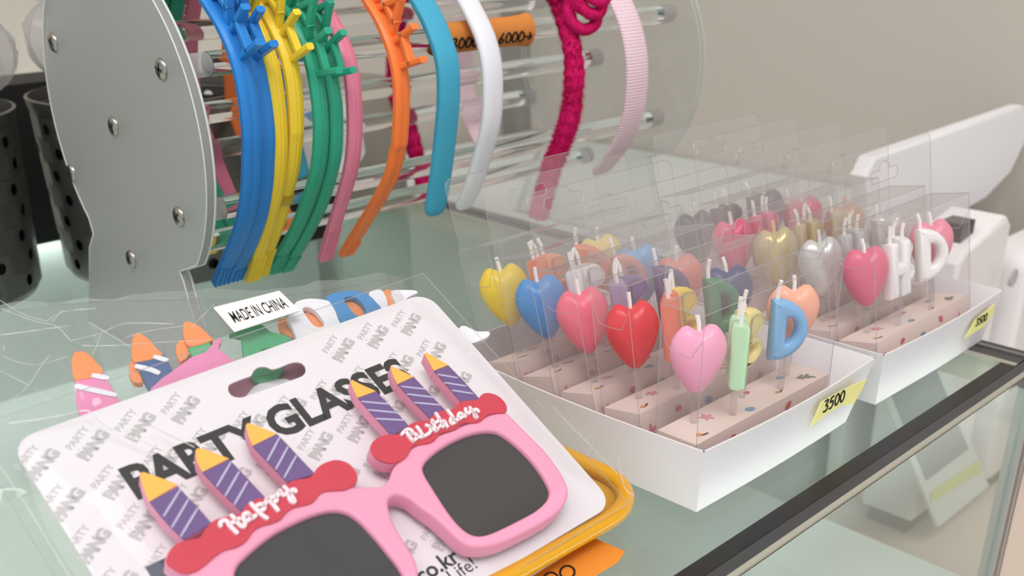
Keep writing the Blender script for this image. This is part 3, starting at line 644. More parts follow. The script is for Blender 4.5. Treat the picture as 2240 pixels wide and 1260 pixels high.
# orange price tag wrapped round a rod
fy, fz = rodpos[1]
r = root('price_tag', (.56, fy, fz-RR), 'orange paper price tag wrapped around a rod of the headband stand', 'price tag')
def tagp(u, v):      # u along rod 0..1, v around 0..1
    x = .5105+u*.0975; fl = 1+.16*max(0, (u-.75)/.25)**2
    t = math.radians(100+v*330); return (x, fy+(RR+.0012)*fl*1.10*math.cos(t), fz+(RR+.0012)*fl*1.25*math.sin(t))
mb = MB(); nu, nv = 16, 28; mb.sheet([tagp(i/(nu-1), j/(nv-1)) for j in range(nv) for i in range(nu)], nu, nv); obj('paper', mb, mat('orange_paper', 'd08340', .75, .2), r)
mb = MB(); txt = digits('<3000 / 6000>', .0108, .78)
for L in txt:
    L = smooth_loop(L, 3, False)
    pts = [np.array(tagp(.045+p[0]/.0975*.82, .375-p[1]/.0125*.15))+np.array([0, -.0006, .0004]) for p in L]
    mb.tube(pts, .0007, 5)
obj('handwriting', mb, M_INK, r)

# ------------------------------------------------------------------ yellow tray, card, glasses
M_YEL = mat('yellow_enamel', 'dfa012', .22, .5, coat=.4)
x0, x1, y0, y1 = .165, .386, .3000, .47
def rrect(x0, x1, y0, y1, r, n=7):
    out = []
    for cx, cy, a in ((x1-r, y0+r, -90), (x1-r, y1-r, 0), (x0+r, y1-r, 90), (x0+r, y0+r, 180)):
        out += [(cx+r*math.cos(math.radians(a+90*k/(n-1))), cy+r*math.sin(math.radians(a+90*k/(n-1)))) for k in range(n)]
    return out
yt = root('enamel_tray', ((x0+x1)/2, (y0+y1)/2, 0), 'yellow enamel tray with rolled rim under the party glasses', 'tray')
rim = rrect(x0, x1, y0, y1, .035, 9); inner = rrect(x0+.014, x1-.014, y0+.014, y1-.014, .027, 9); n = len(rim)
mb = MB(); mb.tube([(x, y, .0155) for x, y in rim], .0052, 12, closed=True); obj('rolled_rim', mb, M_YEL, yt)
mb = MB(); mb.add([(x, y, .0155) for x, y in rim]+[(x, y, .0015) for x, y in inner]+[(x, y, .0005) for x, y in inner]+[(x, y, .0135) for x, y in rim], [(i, (i+1) % n, n+(i+1) % n, n+i) for i in range(n)]+[tuple(range(n, 2*n)), tuple(range(2*n, 3*n))[::-1]]+[(2*n+i, 2*n+(i+1) % n, 3*n+(i+1) % n, 3*n+i) for i in range(n)])
obj('dish', mb, M_YEL, yt, angle=60)

CU, CV = (.999, -.0079, .0449), (-.0154, .8694, .4939)
CO = onz((1343, 1102), .0235)
CP = Plane(CO, CU, CV); CW = .2405/.3*.3; CHt = .1685     # card origin bottom-right, u to the right
sc_ = np.linalg.norm(CO-CAM)/np.linalg.norm(onz((1343, 1102), .02)-CAM); CW *= sc_; CHt *= sc_
M_CARD = mat('white_glossy_card', 'e0dbde', .4, .35)
card = root('backing_card', CP.at(-CW/2, 0, 0), 'white printed backing card with round hang slot behind the pink party glasses', 'card')
ol = [(a, b) for a, b in rrect(-CW, .0, 0, CHt, .011, 6)]
slot = [CP.uv(p) for p in zc([(265,1130),(275,1090),(330,1060),(420,1025),(490,1000),(510,960),(545,925),(590,910),(650,915),(700,935),(780,915),(860,880),(930,865),(990,875),(1025,915),(1025,965),(990,1005),(900,1040),(760,1090),(600,1145),(450,1200),(370,1215),(310,1200),(275,1165)], 4.5, 440, 600)]
mb = MB(); put(mb, flat([ol, smooth_loop(slot, 2)], .0008), CP, -.0004); obj('card', mb, M_CARD, card, False)
mb = MB(); a0 = CP.uv((297, 1093)); a1 = CP.uv((908, 832)); b0 = CP.uv((256, 1033))
caph = math.hypot(b0[0]-a0[0], b0[1]-a0[1]); g = text('PARTY GLASSES', caph/.67, .036, 0, spacing=.97); wx = max(p[0] for p in g[0])
put(mb, g, CP, .0002, a0, math.atan2(a1[1]-a0[1], a1[0]-a0[0]), 0, math.hypot(a1[0]-a0[0], a1[1]-a0[1])/wx)
obj('title_print', mb, mat('print_black', '333331', .45, .3), card, False, label='bold black title lettering')
l1, l2 = text('PARTY', .0050, .012, 0, 'CENTER', .95), text('PANG', .0076, .06, 0, 'CENTER', .80)
mb = MB(); px0 = [CP.uv(p) for p in ((89, 1006), (198, 965), (305, 923), (402, 888))]
px1 = [CP.uv(p) for p in ((144, 1093), (246, 1052))]
du = ((px0[3][0]-px0[0][0])/3, (px0[3][1]-px0[0][1])/3); dv = (px1[0][0]-px0[0][0], px1[0][1]-px0[0][1])
def inhole(a, b): 
    return min(math.hypot(a-q[0], b-q[1]) for q in slot) < .009
rot = math.radians(32)
for i in range(-3, 14):
    for j in range(-1, 9):
        a, b = px0[0][0]+du[0]*i+dv[0]*j, px0[0][1]+du[1]*i+dv[1]*j
        if -CW+.007 < a < -.007 and .009 < b < CHt-.009 and not inhole(a, b):
            put(mb, l1, CP, .0001, (a-.0036, b+.0026), rot); put(mb, l2, CP, .0001, (a+.0012, b-.0048), rot)
            for q in range(6): put(mb, ([(0, 0, 0), (.0005, 0, 0), (.0005, .0005, 0), (0, .0005, 0)], [(0, 1, 2, 3)]), CP, .0001, (a-.0085+.0012*(q % 3)-.0006*(q//3), b-.006+.0018*(q//2)), .3)
obj('logo_print', mb, mat('print_grey', 'b8b4b5', .5, .3), card, False, label='repeated pale grey logo print')
mb = MB(); e1 = CP.uv((1004, 1224)); d = math.atan2(.0, 1)
put(mb, text('partypang.co.kr', .0115, .02, 0, 'RIGHT'), CP, .0002, CP.uv((1008, 1226)), .02)
put(mb, text('Your Life!', .0098, 0, 0, 'RIGHT'), CP, .0002, CP.uv((1048, 1240)), .02)
obj('address_print', mb, mat('print_black', '333331'), card, False)
mb = MB(); put(mb, flat([[CP.uv(p) for p in ((317, 1241), (367, 1218), (400, 1270), (350, 1296))]], 0), CP, .00015); obj('picture_print', mb, mat('print_navy', '3d4458', .4), card, False)

GH = .0150                                                    # top face of the glasses above the card
M_FRAME = mat('pink_foam_plastic', 'ec9cb8', .5, .3, sss=.1); M_ICE = mat('red_icing', 'c8404f', .45, .3, var=.02)
M_PURP = mat('purple_candle', '6d5485', .5, .3); M_FLAME = mat('orange_flame', 'f5b552', .5, .3); M_STRIPE = mat('lilac_stripe', 'b7b0cd', .5)
gl = root('party_glasses', CP.at(-.12, .02, 0), 'pink birthday cake party glasses with six purple candles and dark lenses', 'glasses')
fpx = [(405,1235),(470,1190),(560,1122),(650,1075),(720,1062),(774,1063),(803,1063),(828.6,1063),(842.9,1057),(852.9,1043),(858.6,1025.7),(868.6,1011),(890,985),(930,962),(980,942),(1040,918),(1085,900),(1105.7,900),(1117,908.6),(1134,925.7),(1162.9,954.3),(1188.6,980),(1211.4,1008.6),(1228.6,1034),(1240,1057),(1244.3,1077),(1237,1100),(1220,1120),(1191.4,1140),(1148.6,1162.9),(1105.7,1182.9),(1077,1191.4),(1048.6,1194.3),(1025.7,1191.4),(1005.7,1181.4),(980,1157),(948.6,1128.6),(920,1108.6),(897,1090),(877,1081.4),(862.9,1081.4),(852.9,1088.6),(850,1097),(851.4,1111.4),(860,1140),(874.3,1165.7),(888.6,1188.6),(902.9,1211.4),(912.9,1234.3),(915.7,1260),(912,1300),(885,1345),(800,1400),(710,1438),(640,1445),(560,1420),(480,1350),(430,1290),(410,1255)]
lensR = zc([(372,420),(400,370),(470,305),(560,245),(660,195),(760,160),(850,145),(920,148),(980,170),(1050,220),(1130,290),(1210,375),(1280,470),(1330,560),(1343,610),(1330,660),(1290,710),(1220,765),(1110,825),(1000,880),(900,925),(830,945),(770,945),(710,920),(650,870),(590,800),(520,700),(450,590),(400,510),(378,465)], 3.5, 820, 900)
lensL = zc([(50,1260),(55,1210),(80,1160),(140,1100),(230,1020),(350,930),(480,860),(600,805),(700,770),(780,755),(850,755),(920,775),(990,820),(1070,900),(1150,990),(1230,1090),(1300,1180),(1340,1255),(1350,1320),(1310,1390),(1180,1470),(980,1570),(820,1640),(700,1660),(580,1620),(420,1530),(240,1420),(100,1330)], 3.5, 500, 900)
shape('frame', [fpx, lensL, lensR], CP, GH, .0115, M_FRAME, gl, .0018, 2)
for L in (lensL, lensR):
    c = np.mean(L, 0); shape('lens', [[tuple(c+(np.array(p)-c)*1.05) for p in L]], CP, GH-.003, .0012, mat('dark_lens', '3c3b3b', .12, .5), gl, 0, 2)
iceL = zc([(290,1140),(310,1080),(350,1030),(410,995),(470,980),(530,970),(570,940),(600,890),(640,845),(700,815),(780,800),(840,790),(870,770),(900,720),(940,690),(1000,665)], 3.5, 280, 900)+zc([(270,660),(330,655),(370,640),(400,590),(450,550),(500,525),(570,515),(620,505),(650,475),(680,430),(730,395),(800,372),(860,375),(920,400),(960,440),(982,480),(980,530),(950,570),(900,595),(850,603),(780,605),(720,615),(690,640),(660,680),(620,705),(560,720),(500,735),(450,765),(420,800),(390,830),(330,855),(270,870),(220,890),(180,925),(150,970),(110,1010),(50,1040)], 3.5, 500, 900)+zc([(740,1060),(690,1090),(650,1120),(600,1165),(540,1210),(480,1235),(400,1235),(340,1200),(300,1170)], 3.5, 280, 900)
iceR = zc([(212,930),(225,880),(260,840),(310,812),(380,800),(450,798),(510,770),(550,725),(600,690),(680,675),(740,670),(770,640),(810,600),(870,580),(930,572),(975,560),(1010,520),(1060,490),(1130,485),(1190,480),(1215,455),(1235,430),(1280,415),(1340,425),(1400,455),(1450,510),(1465,560),(1450,595),(1400,600),(1330,605),(1280,625),(1240,660),(1200,685),(1130,690),(1070,690),(1030,715),(1000,745),(940,765),(880,780),(840,800),(810,840),(770,870),(710,885),(650,890),(600,910),(575,945),(560,980),(530,1015),(480,1045),(420,1062),(360,1055),(290,1030),(240,990)], 4.2, 760, 760)
hap = [[(140,640),(135,600),(180,565),(225,575),(270,640),(320,690),(365,735)], [(290,495),(350,560),(400,625),(460,650),(475,600)], [(280,605),(340,580),(395,540)], [(540,500),(510,460),(460,490),(460,560),(500,570),(550,540),(560,500)], [(545,490),(575,530),(625,495)], [(560,330),(620,400),(700,480),(780,535)], [(640,365),(690,340),(740,360),(738,410),(690,425)], [(740,375),(770,300),(800,260)], [(770,270),(850,330),(930,425)], [(820,262),(870,240),(910,262),(905,300),(860,312)], [(908,255),(950,170)], [(955,150),(975,190),(1010,215),(1050,190)], [(1015,100),(1080,170),(1160,300),(1115,300),(1082,230),(1120,150),(1160,140),(1172,172)]]
bir = [[(125,555),(165,510),(215,480),(265,490),(285,525),(250,548)], [(190,510),(240,590),(300,655)], [(250,548),(320,545),(350,580),(340,615),(300,652)], [(350,440),(390,490),(430,560),(442,585)], [(350,595),(430,590),(500,560),(548,520),(555,450),(510,425),(488,415)], [(580,340),(600,400),(640,480),(657,497)], [(548,445),(590,475),(640,500),(665,465)], [(572,380),(640,375),(700,330)], [(635,240),(680,310),(730,400),(742,442)], [(690,440),(730,400),(760,352),(782,400),(808,440)], [(810,195),(870,270),(912,340),(932,372)], [(905,320),(862,312),(850,360),(880,397),(922,365)], [(930,370),(965,320)], [(1030,250),(985,240),(965,290),(992,320),(1040,280)], [(1040,255),(1075,290)], [(1075,170),(1090,230),(1130,242),(1152,190)], [(1140,150),(1190,220),(1252,305),(1215,275),(1200,205),(1240,180),(1272,215)]]
for L, wd, zz, nm in ((iceL, hap, (6.3, 460, 1050), 'happy_lettering'), (iceR, bir, (6.824, 860, 870), 'birthday_lettering')):
    c = np.mean(L, 0)
    shape('icing_backing', [[tuple(c+(np.array(p)-c)*1.012) for p in L]], CP, GH+.0003, .0085, M_FRAME, gl, .0008, 2)
    ic = shape('icing', [L], CP, GH+.0011, .0012, M_ICE, gl, .0003, 2, label='red scalloped icing strip')
    mb = MB(); strokes(mb, [[CP.uv(p, GH+.0018) for p in zc(q, *zz)] for q in wd], CP, GH+.0019, .0018 if nm[0] == 'h' else .0016, .0014, 0, 4)
    obj(nm, mb, mat('pale_pink_letters', 'f6dfe4', .5), ic)
cands = [(3.5, 280, 900, [(90,485),(97,468),(120,462),(200,490),(300,525),(380,560)], [(380,572),(450,645),(560,760),(640,855)], [(165,692),(250,800),(330,890),(430,985)], [(165,690),(125,610)], [((400,600),(275,800)),((462,675),(338,885)),((530,748),(405,955))]),
 (3.5, 280, 900, [(518,300),(527,283),(560,280),(650,310),(775,360)], [(775,365),(900,495),(1055,662)], [(570,465),(680,580),(870,765)], [(570,462),(525,380)], [((785,395),(682,572)),((850,465),(745,645)),((915,538),(815,712))]),
 (3.5, 500, 900, [(133,105),(145,88),(175,92),(372,170)], [(372,172),(460,260),(560,370),(665,478)], [(187,265),(300,385),(450,540)], [(184,262),(150,180)], [((388,205),(298,375)),((455,270),(363,440)),((517,342),(427,505))]),
 (4.2, 760, 760, [(28,308),(45,297),(130,340),(264,400)], [(265,402),(400,540),(570,722)], [(100,463),(220,600),(410,812)], [(97,460),(65,410)], [((135,498),(385,522)),((195,575),(450,600)),((265,655),(525,670))]),
 (4.2, 760, 760, [(396,182),(410,170),(500,215),(610,268)], [(612,270),(760,430),(920,594)], [(465,335),(600,480),(772,662)], [(462,335),(425,270)], [((500,360),(720,385)),((555,430),(790,460)),((620,508),(855,530))]),
 (4.2, 760, 760, [(708,57),(725,45),(800,85),(928,160)], [(930,165),(1080,320),(1226,482)], [(800,212),(930,360),(1056,508)], [(796,212),(760,150)], [((835,250),(1010,280)),((895,325),(1085,355)),((965,395),(1150,425))])]
for s_, ox, oy, fl, re, le, fle, st in cands:
    fp = zc(fl+fle, s_, ox, oy); bp = zc(re+le[::-1], s_, ox, oy); whole = zc(fl+re+le[::-1]+fle, s_, ox, oy)
    c = np.mean(whole, 0)
    cb = shape('candle', [[tuple(c+(np.array(p)-c)*1.01) for p in whole]], CP, GH, .0080, M_FRAME, gl, .0006, 0)
    shape('candle_face', [bp], CP, GH+.0006, .0009, M_PURP, cb, .0002, 0, label='purple striped candle face'); shape('flame', [fp], CP, GH+.0006, .0009, M_FLAME, cb, .0002, 0, label='orange candle flame')
    mb = MB()
    for a, b in st: strokes(mb, [[CP.uv(p, GH+.0008) for p in zc([a, b], s_, ox, oy)]], CP, GH+.0008, .0010, .0004)
    obj('stripes', mb, M_STRIPE, cb, False)
for (a, b) in (((860, 1000), (1140, 960)), ((480, 1190), (640, 1330))):        # folded temples lying on the card under the front
    p, q = CP.uv(a), CP.uv(b); mb = MB(); put(mb, flat([[(p[0]-.002, p[1]-.05), (p[0]+.006, p[1]-.05), (p[0]+.006, p[1]-.004), (p[0]-.002, p[1]-.004)]], .004), CP, .0045); obj('temple', mb, M_FRAME, gl, False)
    mb = MB(); mb.box((0, 0, 0), (.006, .008, .006), M=lambda v: CP.at(p[0]-.001+v[0], p[1]-.02+v[1], .0025+v[2])); obj('hinge', mb, M_FRAME, gl, False)

# clear bag round the card
def film_sheet(mb, pl, a0, a1, b0, b1, hf, nx=60, ny=44):
    pts = []
    for j in range(ny):
        for i in range(nx):
            a = a0+(a1-a0)*i/(nx-1); b = b0+(b1-b0)*j/(ny-1); pts.append(pl.at(a, b, hf(a, b, i/(nx-1), j/(ny-1))))
    mb.sheet(pts, nx, ny)
M_BAG = film('cellophane', (.985, .985, .985), .018, .03, 1.33, bump=(14, .10))
M_BAG2 = film('crumpled_cellophane', (.97, .975, .972), .065, .04, 1.5, bump=(26, .9))
def ridged(a, b, sc, seed):
    n1 = noise.noise(Vector((a*sc, b*sc*.7, seed))); n2 = noise.noise(Vector((a*sc*2.3+5, b*sc*2.0, seed+3)))
    return (1-abs(n1)*2.2)*.6+(1-abs(n2)*2.2)*.3
def hbag(a, b, u, v):
    e = min(u, 1-u, v, 1-v); k = min(1, e/.16); k = k*k*(3-2*k); vv = max(0, 1-max(0, (b-.115)/.06))
    return .0009+k*(GH+.0030)*(.35+.65*min(1, vv))*.95+.0008*ridged(a, b, 30, 2)*k
bag = root('plastic_sleeve', CP.at(-CW/2, -.01, .001), 'clear cellophane sleeve around the card with pink party glasses', 'plastic bag', 'clear cellophane sleeves')
mb = MB(); film_sheet(mb, CP, -CW-.013, .007, -.004, CHt+.013, hbag); obj('film', mb, M_BAG, bag)
mb = MB(); mb.tube([CP.at(a, b, .0009) for a, b in ((-CW-.013, -.004), (.007, -.004), (.007, CHt+.013), (-CW-.013, CHt+.013))], .00028, 5, closed=True); obj('seal_seam', mb, film('seam', (.8, .8, .8), .35, .1, 1.5), bag)

mb = MB()  # whitish tubes along the sleeve's creases paint its glare streaks
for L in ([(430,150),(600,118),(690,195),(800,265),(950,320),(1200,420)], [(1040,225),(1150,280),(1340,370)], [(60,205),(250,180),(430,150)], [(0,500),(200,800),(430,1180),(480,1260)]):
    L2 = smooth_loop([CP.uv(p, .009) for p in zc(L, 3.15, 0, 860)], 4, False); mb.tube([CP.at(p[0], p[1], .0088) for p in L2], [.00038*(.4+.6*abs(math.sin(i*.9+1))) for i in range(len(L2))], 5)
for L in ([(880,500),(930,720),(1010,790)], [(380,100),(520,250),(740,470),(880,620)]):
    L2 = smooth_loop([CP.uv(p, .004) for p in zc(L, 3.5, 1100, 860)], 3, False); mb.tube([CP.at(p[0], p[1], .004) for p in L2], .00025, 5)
obj('crease_glare', mb, film('film_crease_glare', (.9, .9, .9), .5, .1, 1.5, hazecol=(.95, .95, .93)), bag)
# ------------------------------------------------------------------ second packet of party glasses behind the card
QP = Plane(CP.at(0, 0, -.020), CU, CV)
p2 = root('party_glasses', QP.at(-.13, .05, 0), 'party glasses with colourful birthday letters and orange flamed candles behind the card', 'glasses')
c_or, c_pk, c_nv, c_gr, c_wh, c_bl = mat('foam_orange', 'f0904f', .55), mat('foam_pink', 'e887b5', .55), mat('foam_navy', '3b5d8c', .55), mat('foam_green', '4fae77', .55), mat('foam_white', 'e9e8ee', .55), mat('foam_blue', '3585c2', .55)
Z7 = (3.938, 0, 580); Z8 = (4.5, 440, 600); Z2 = (3.9375, 740, 600); zz = lambda pts, z: zc(pts, *z)
def pc(name, pts, z, h, m, holes=(), sm=2, parent=None): return shape(name, [zz(pts, z)]+[zz(q, z) for q in holes], QP, h, .004, m, parent or p2, .0005, sm)
f1 = pc('candle_flame', [(640,750),(700,738),(760,760),(830,830),(890,925),(660,990),(625,900),(617,820)], Z7, .004, c_or); pc('candle_body', [(652,990),(890,920),(940,1010),(1050,1200),(900,1330),(700,1340),(655,1150)], Z7, .0035, c_pk, sm=0)
f2 = pc('candle_flame', [(1150,600),(1210,585),(1290,640),(1350,715),(1400,775),(1165,835),(1135,720)], Z7, .004, c_or); pc('candle_body', [(1168,830),(1420,768),(1500,930),(1620,1120),(1400,1240),(1260,1020)], Z7, .0035, c_nv, sm=0)
pc('candle_flame', [(1125,830),(1165,820),(1215,950),(1230,1010),(1150,1000),(1115,920)], Z7, .001, c_or)
f3 = pc('candle_flame', [(1580,500),(1640,485),(1730,530),(1800,600),(1835,645),(1650,700),(1590,640)], Z7, .004, c_or); pc('candle_body', [(1622,712),(1800,655),(1900,830),(1720,900)], Z7, .0035, c_gr, sm=0)
pc('candle_flame', [(1520,680),(1560,640),(1620,660),(1640,760),(1560,830),(1520,760)], Z7, .001, c_or)
mb = MB()
for z_, L in ((Z7, [[(665,1040),(760,1065),(985,1115)], [(810,950),(920,970)]]), (Z7, [[(1180,870),(1300,900),(1360,925)], [(1340,790),(1430,815)]])):
    strokes(mb, [[QP.uv(p, .0042) for p in zz(q, z_)] for q in L], QP, .0040, .0030, .0006)
obj('stripes', mb, c_wh, p2, False)
pc('pink_crest', [(1635,800),(1700,770),(1770,745),(1830,680),(1885,622),(1910,650),(1885,715),(1950,770),(2080,900),(1900,980),(1600,1080),(1340,1200),(1300,1060),(1500,900)], Z7, .006, c_pk)
pc('green_star', [(280,585),(420,530),(600,490),(680,560),(840,600),(900,640),(780,700),(600,740),(520,860),(430,860),(395,605)], Z8, .004, c_gr, sm=0)
pc('letter', [(900,330),(940,265),(1060,235),(1180,243),(1262,262),(1310,330),(1420,500),(1420,640),(1200,700),(1000,720),(900,520),(850,430)], Z8, .006, c_wh, [[(1000,340),(1040,320),(1110,345),(1180,420),(1215,480),(1190,515),(1140,515),(1090,480),(1030,400)]])
pc('letter_backing', [(760,440),(860,430),(1010,320),(1200,330),(1260,520),(1000,640),(800,570)], Z8, .001, c_or)
pc('letter', [(-105,190),(0,150),(100,138),(200,150),(280,190),(330,240),(390,320),(400,440),(200,520),(40,480),(-40,300)], Z2, .006, c_bl, [[(50,210),(100,190),(160,200),(220,260),(240,320),(200,360),(150,350),(90,280)]])
pc('letter_backing', [(40,200),(160,190),(260,300),(220,390),(120,380)], Z2, .001, c_or)
pc('letter', [(265,155),(340,128),(392,150),(430,260),(370,330),(300,230)], Z2, .004, c_wh); pc('letter_backing', [(380,150),(480,138),(540,250),(460,330)], Z2, .002, c_or)
pc('letter', [(455,140),(560,132),(660,135),(686,160),(600,200),(520,300),(490,230)], Z2, .005, c_wh)
pc('side_fin', [(1060,440),(1140,462),(1200,490),(1290,488),(1308,520),(1240,565),(1100,600),(1000,540)], Z2, .004, c_wh)
mb = MB(); mb.box((-.20, .06, -.004), (-.01, .158, -.001), M=lambda v: QP.at(*v)); obj('front_plate', mb, mat('foam_mauve', 'b5788a', .55), p2, False)
shape('bridge_panel', [[(490,905),(480,850),(560,790),(660,765),(700,800),(690,860),(560,915)]], QP, .005, .004, mat('foam_mauve', 'b5788a', .55), p2, .0005, 2)
shape('white_loop', [[(525,900),(555,845),(600,828),(645,835),(665,880),(600,930)], [(585,880),(600,862),(620,862),(618,885),(598,895)]], QP, .008, .003, c_wh, p2, .0005, 2)
shape('green_lobe', [[(548,818),(560,795),(590,790),(622,800),(612,822),(590,832),(560,835)]], QP, .009, .003, mat('foam_green', '4fae77'), p2, .0005, 2)
def hb2(a, b, u, v):
    e = min(u, 1-u, v, 1-v); k = min(1, e/.10)
    return -.004+k*(.0125+.0055*ridged(a, b, 16, 7)+.0025*ridged(a, b, 42, 4))
bag2 = root('plastic_sleeve', QP.at(-.13, 0, 0), 'crumpled clear cellophane sleeve with a made in china sticker', 'plastic bag', 'clear cellophane sleeves')
qc = [QP.uv(p, .004) for p in ((-160, 1120), (1040, 800), (885, 592), (-90, 672))]
def bag_sheet(mb, hf, nx, ny):
    pts = []
    for j in range(ny):
        for i in range(nx):
            u, v = i/(nx-1), j/(ny-1); w = ((1-u)*(1-v), u*(1-v), u*v, (1-u)*v)
            a = sum(k*q[0] for k, q in zip(w, qc)); b = sum(k*q[1] for k, q in zip(w, qc)); b += .004*math.sin(u*7)*v; pts.append(QP.at(a, b, hf(a, b, u, v)))
    mb.sheet(pts, nx, ny)
mb = MB(); bag_sheet(mb, hb2, 100, 60); obj('film', mb, M_BAG2, bag2)
mb = MB(); bag_sheet(mb, lambda a, b, u, v: -.0055+.001*ridged(a, b, 20, 1), 30, 20); obj('back_film', mb, M_BAG2, bag2)
M_GLARE = film('film_crease_glare', (.9, .9, .9), .5, .1, 1.5, hazecol=(.95, .95, .93))
mb = MB()  # pale tubes stand in for bright glints along the crumpled film's folds
for L in ([(0,300),(200,420),(400,480)], [(0,370),(300,480),(480,520),(600,640)], [(400,480),(540,400),(830,370)], [(600,650),(850,590),(1080,500),(1500,505)], [(0,600),(300,560),(600,520)], [(30,780),(180,840),(350,850),(600,780)], [(870,600),(800,770)], [(100,1160),(250,1030),(330,900),(430,770)], [(0,910),(250,1030)], [(700,690),(1000,690),(1400,660),(1800,650)], [(1080,620),(1300,560),(1600,520)], [(300,1060),(450,1190)], [(540,390),(450,480)], [(1650,530),(1850,330)]):
    L2 = smooth_loop([QP.uv(p, .014) for p in zc(L, 3.938, 0, 580)], 4, False)
    if min(p[1] for p in L2) > 0: mb.tube([QP.at(p[0], p[1], .0138) for p in L2], [.00024*(.2+.8*abs(math.sin(i*1.3+len(L2)))) for i in range(len(L2))], 5)
obj('crease_glare', mb, M_GLARE, bag2)
st = root('sticker', QP.at(*QP.uv((560, 680), .015), .015), 'white rectangular sticker reading MADE IN CHINA on the crumpled sleeve', 'sticker')
SP = Plane(QP.at(0, 0, .0150), CU, CV); qd = [SP.uv(p) for p in ((466.7, 673), (513, 726.7), (655.6, 680), (611, 636.7))]
mb = MB(); put(mb, flat([qd], .0006), SP, 0); obj('paper', mb, mat('sticker_paper', 'efe9e4', .6), st, False)
mb = MB(); a0, a1, a2 = SP.uv((513, 708)), SP.uv((632, 673)), SP.uv((493, 685)); rt_ = math.atan2(a1[1]-a0[1], a1[0]-a0[0])
g = text('MADE IN CHINA', math.hypot(a2[0]-a0[0], a2[1]-a0[1])/.72, .004); wx = max(p[0] for p in g[0])
put(mb, g, SP, .0005, a0, rt_, 0, math.hypot(a1[0]-a0[0], a1[1]-a0[1])/wx); obj('sticker_print', mb, M_INK, st, False)

# orange sticky note by the yellow tray
NP = Plane((0, 0, .0035), (1, 0, 0), (0, 1, 0))
nt_ = root('sticky_note', NP.at(*NP.uv((1290, 1230))), 'orange sticky note with handwritten zeros in front of the yellow tray', 'note')
mb = MB(); put(mb, flat([[NP.uv(p) for p in ((1300, 1177), (1367, 1206), (1351, 1229), (1250, 1290), (1120, 1320), (1165, 1260), (1283, 1187))]], .0006), NP, -.0002); obj('paper', mb, mat('orange_note', 'e08a34', .7, .2, var=.08), nt_, False)
mb = MB()
for cx, cy in ((1241, 1253), (1205, 1268)):
    c = NP.uv((cx, cy)); strokes(mb, [[(c[0]+.0050*math.cos(t)*1.0, c[1]+.0042*math.sin(t)+.002*math.cos(t)) for t in np.linspace(.2, 6.6, 10)]], NP, .0004, .0011, .0003)
obj('handwriting', mb, M_INK, nt_, False)

# ------------------------------------------------------------------ perforated steel buckets behind the stand
M_BUCKET = mat('bucket_steel', '716f6c', .38, .5, .8); M_INSIDE = mat('bucket_inside', '2b2a29', .6)
def bucket(cx, cy, rb, rt, h, label):
    r = root('perforated_bucket', (cx, cy, 0), label, 'bucket', 'perforated steel buckets behind the stand')
    NA, NZ = 28, 7; mb = MB(); z0, z1 = .012, h-.012
    def S(a, z): rr = rb+(rt-rb)*z/h; return (cx+rr*math.cos(a), cy+rr*math.sin(a), z)
    dz = (z1-z0)/NZ; da = 2*math.pi/NA; hr = .0052
    for i in range(NA):
        for j in range(NZ):
            a, z = (i+.5*(j % 2))*da, z0+j*dz; ac, zc_ = a+da/2, z+dz/2
            o = [(a, z), (a+da/2, z), (a+da, z), (a+da, z+dz/2), (a+da, z+dz), (a+da/2, z+dz), (a, z+dz), (a, z+dz/2)]
            if i % 2 == 0:
                inn = [(ac+hr/rb*math.cos(t), zc_+hr*math.sin(t)) for t in [math.radians(225+45*k) for k in range(8)]]
                mb.add([S(*p) for p in o]+[S(*p) for p in inn], [(k, (k+1) % 8, 8+(k+1) % 8, 8+k) for k in range(8)])
            else: mb.add([S(*p) for p in (o[0], o[2], o[4], o[6])], [(0, 1, 2, 3)])
    obj('perforated_wall', mb, M_BUCKET, r)
    mb = MB(); mb.lathe([(0.001, .002), (rb-.012, .002), (rb-.003, .006), (rb+.0002, .0125)], (cx, cy, 0), 48); obj('rounded_bottom', mb, M_BUCKET, r)
    mb = MB(); mb.lathe([(rt-.0012, h-.0125), (rt+.0006, h-.008), (rt+.0018, h), (rt-.001, h+.0008), (rt-.002, h-.01)], (cx, cy, 0), 48); obj('rolled_rim', mb, M_BUCKET, r)
    mb = MB(); mb.lathe([(0.001, .006), (rb-.006, .006), (rt-.006, h-.02)], (cx, cy, 0), 32); obj('dark_liner', mb, M_INSIDE, r)
    return r
bucket(.431, .938, .100, .104, .165, 'perforated steel bucket standing right behind the headband stand')
bucket(.214, .985, .098, .106, .162, 'perforated steel bucket filled with cellophane wrapped favours')
M_WRAP = film('wrapping_film', (.9, .9, .9), .30, .12, 1.4, bump=(40, .9), hazecol=(.85, .83, .84))
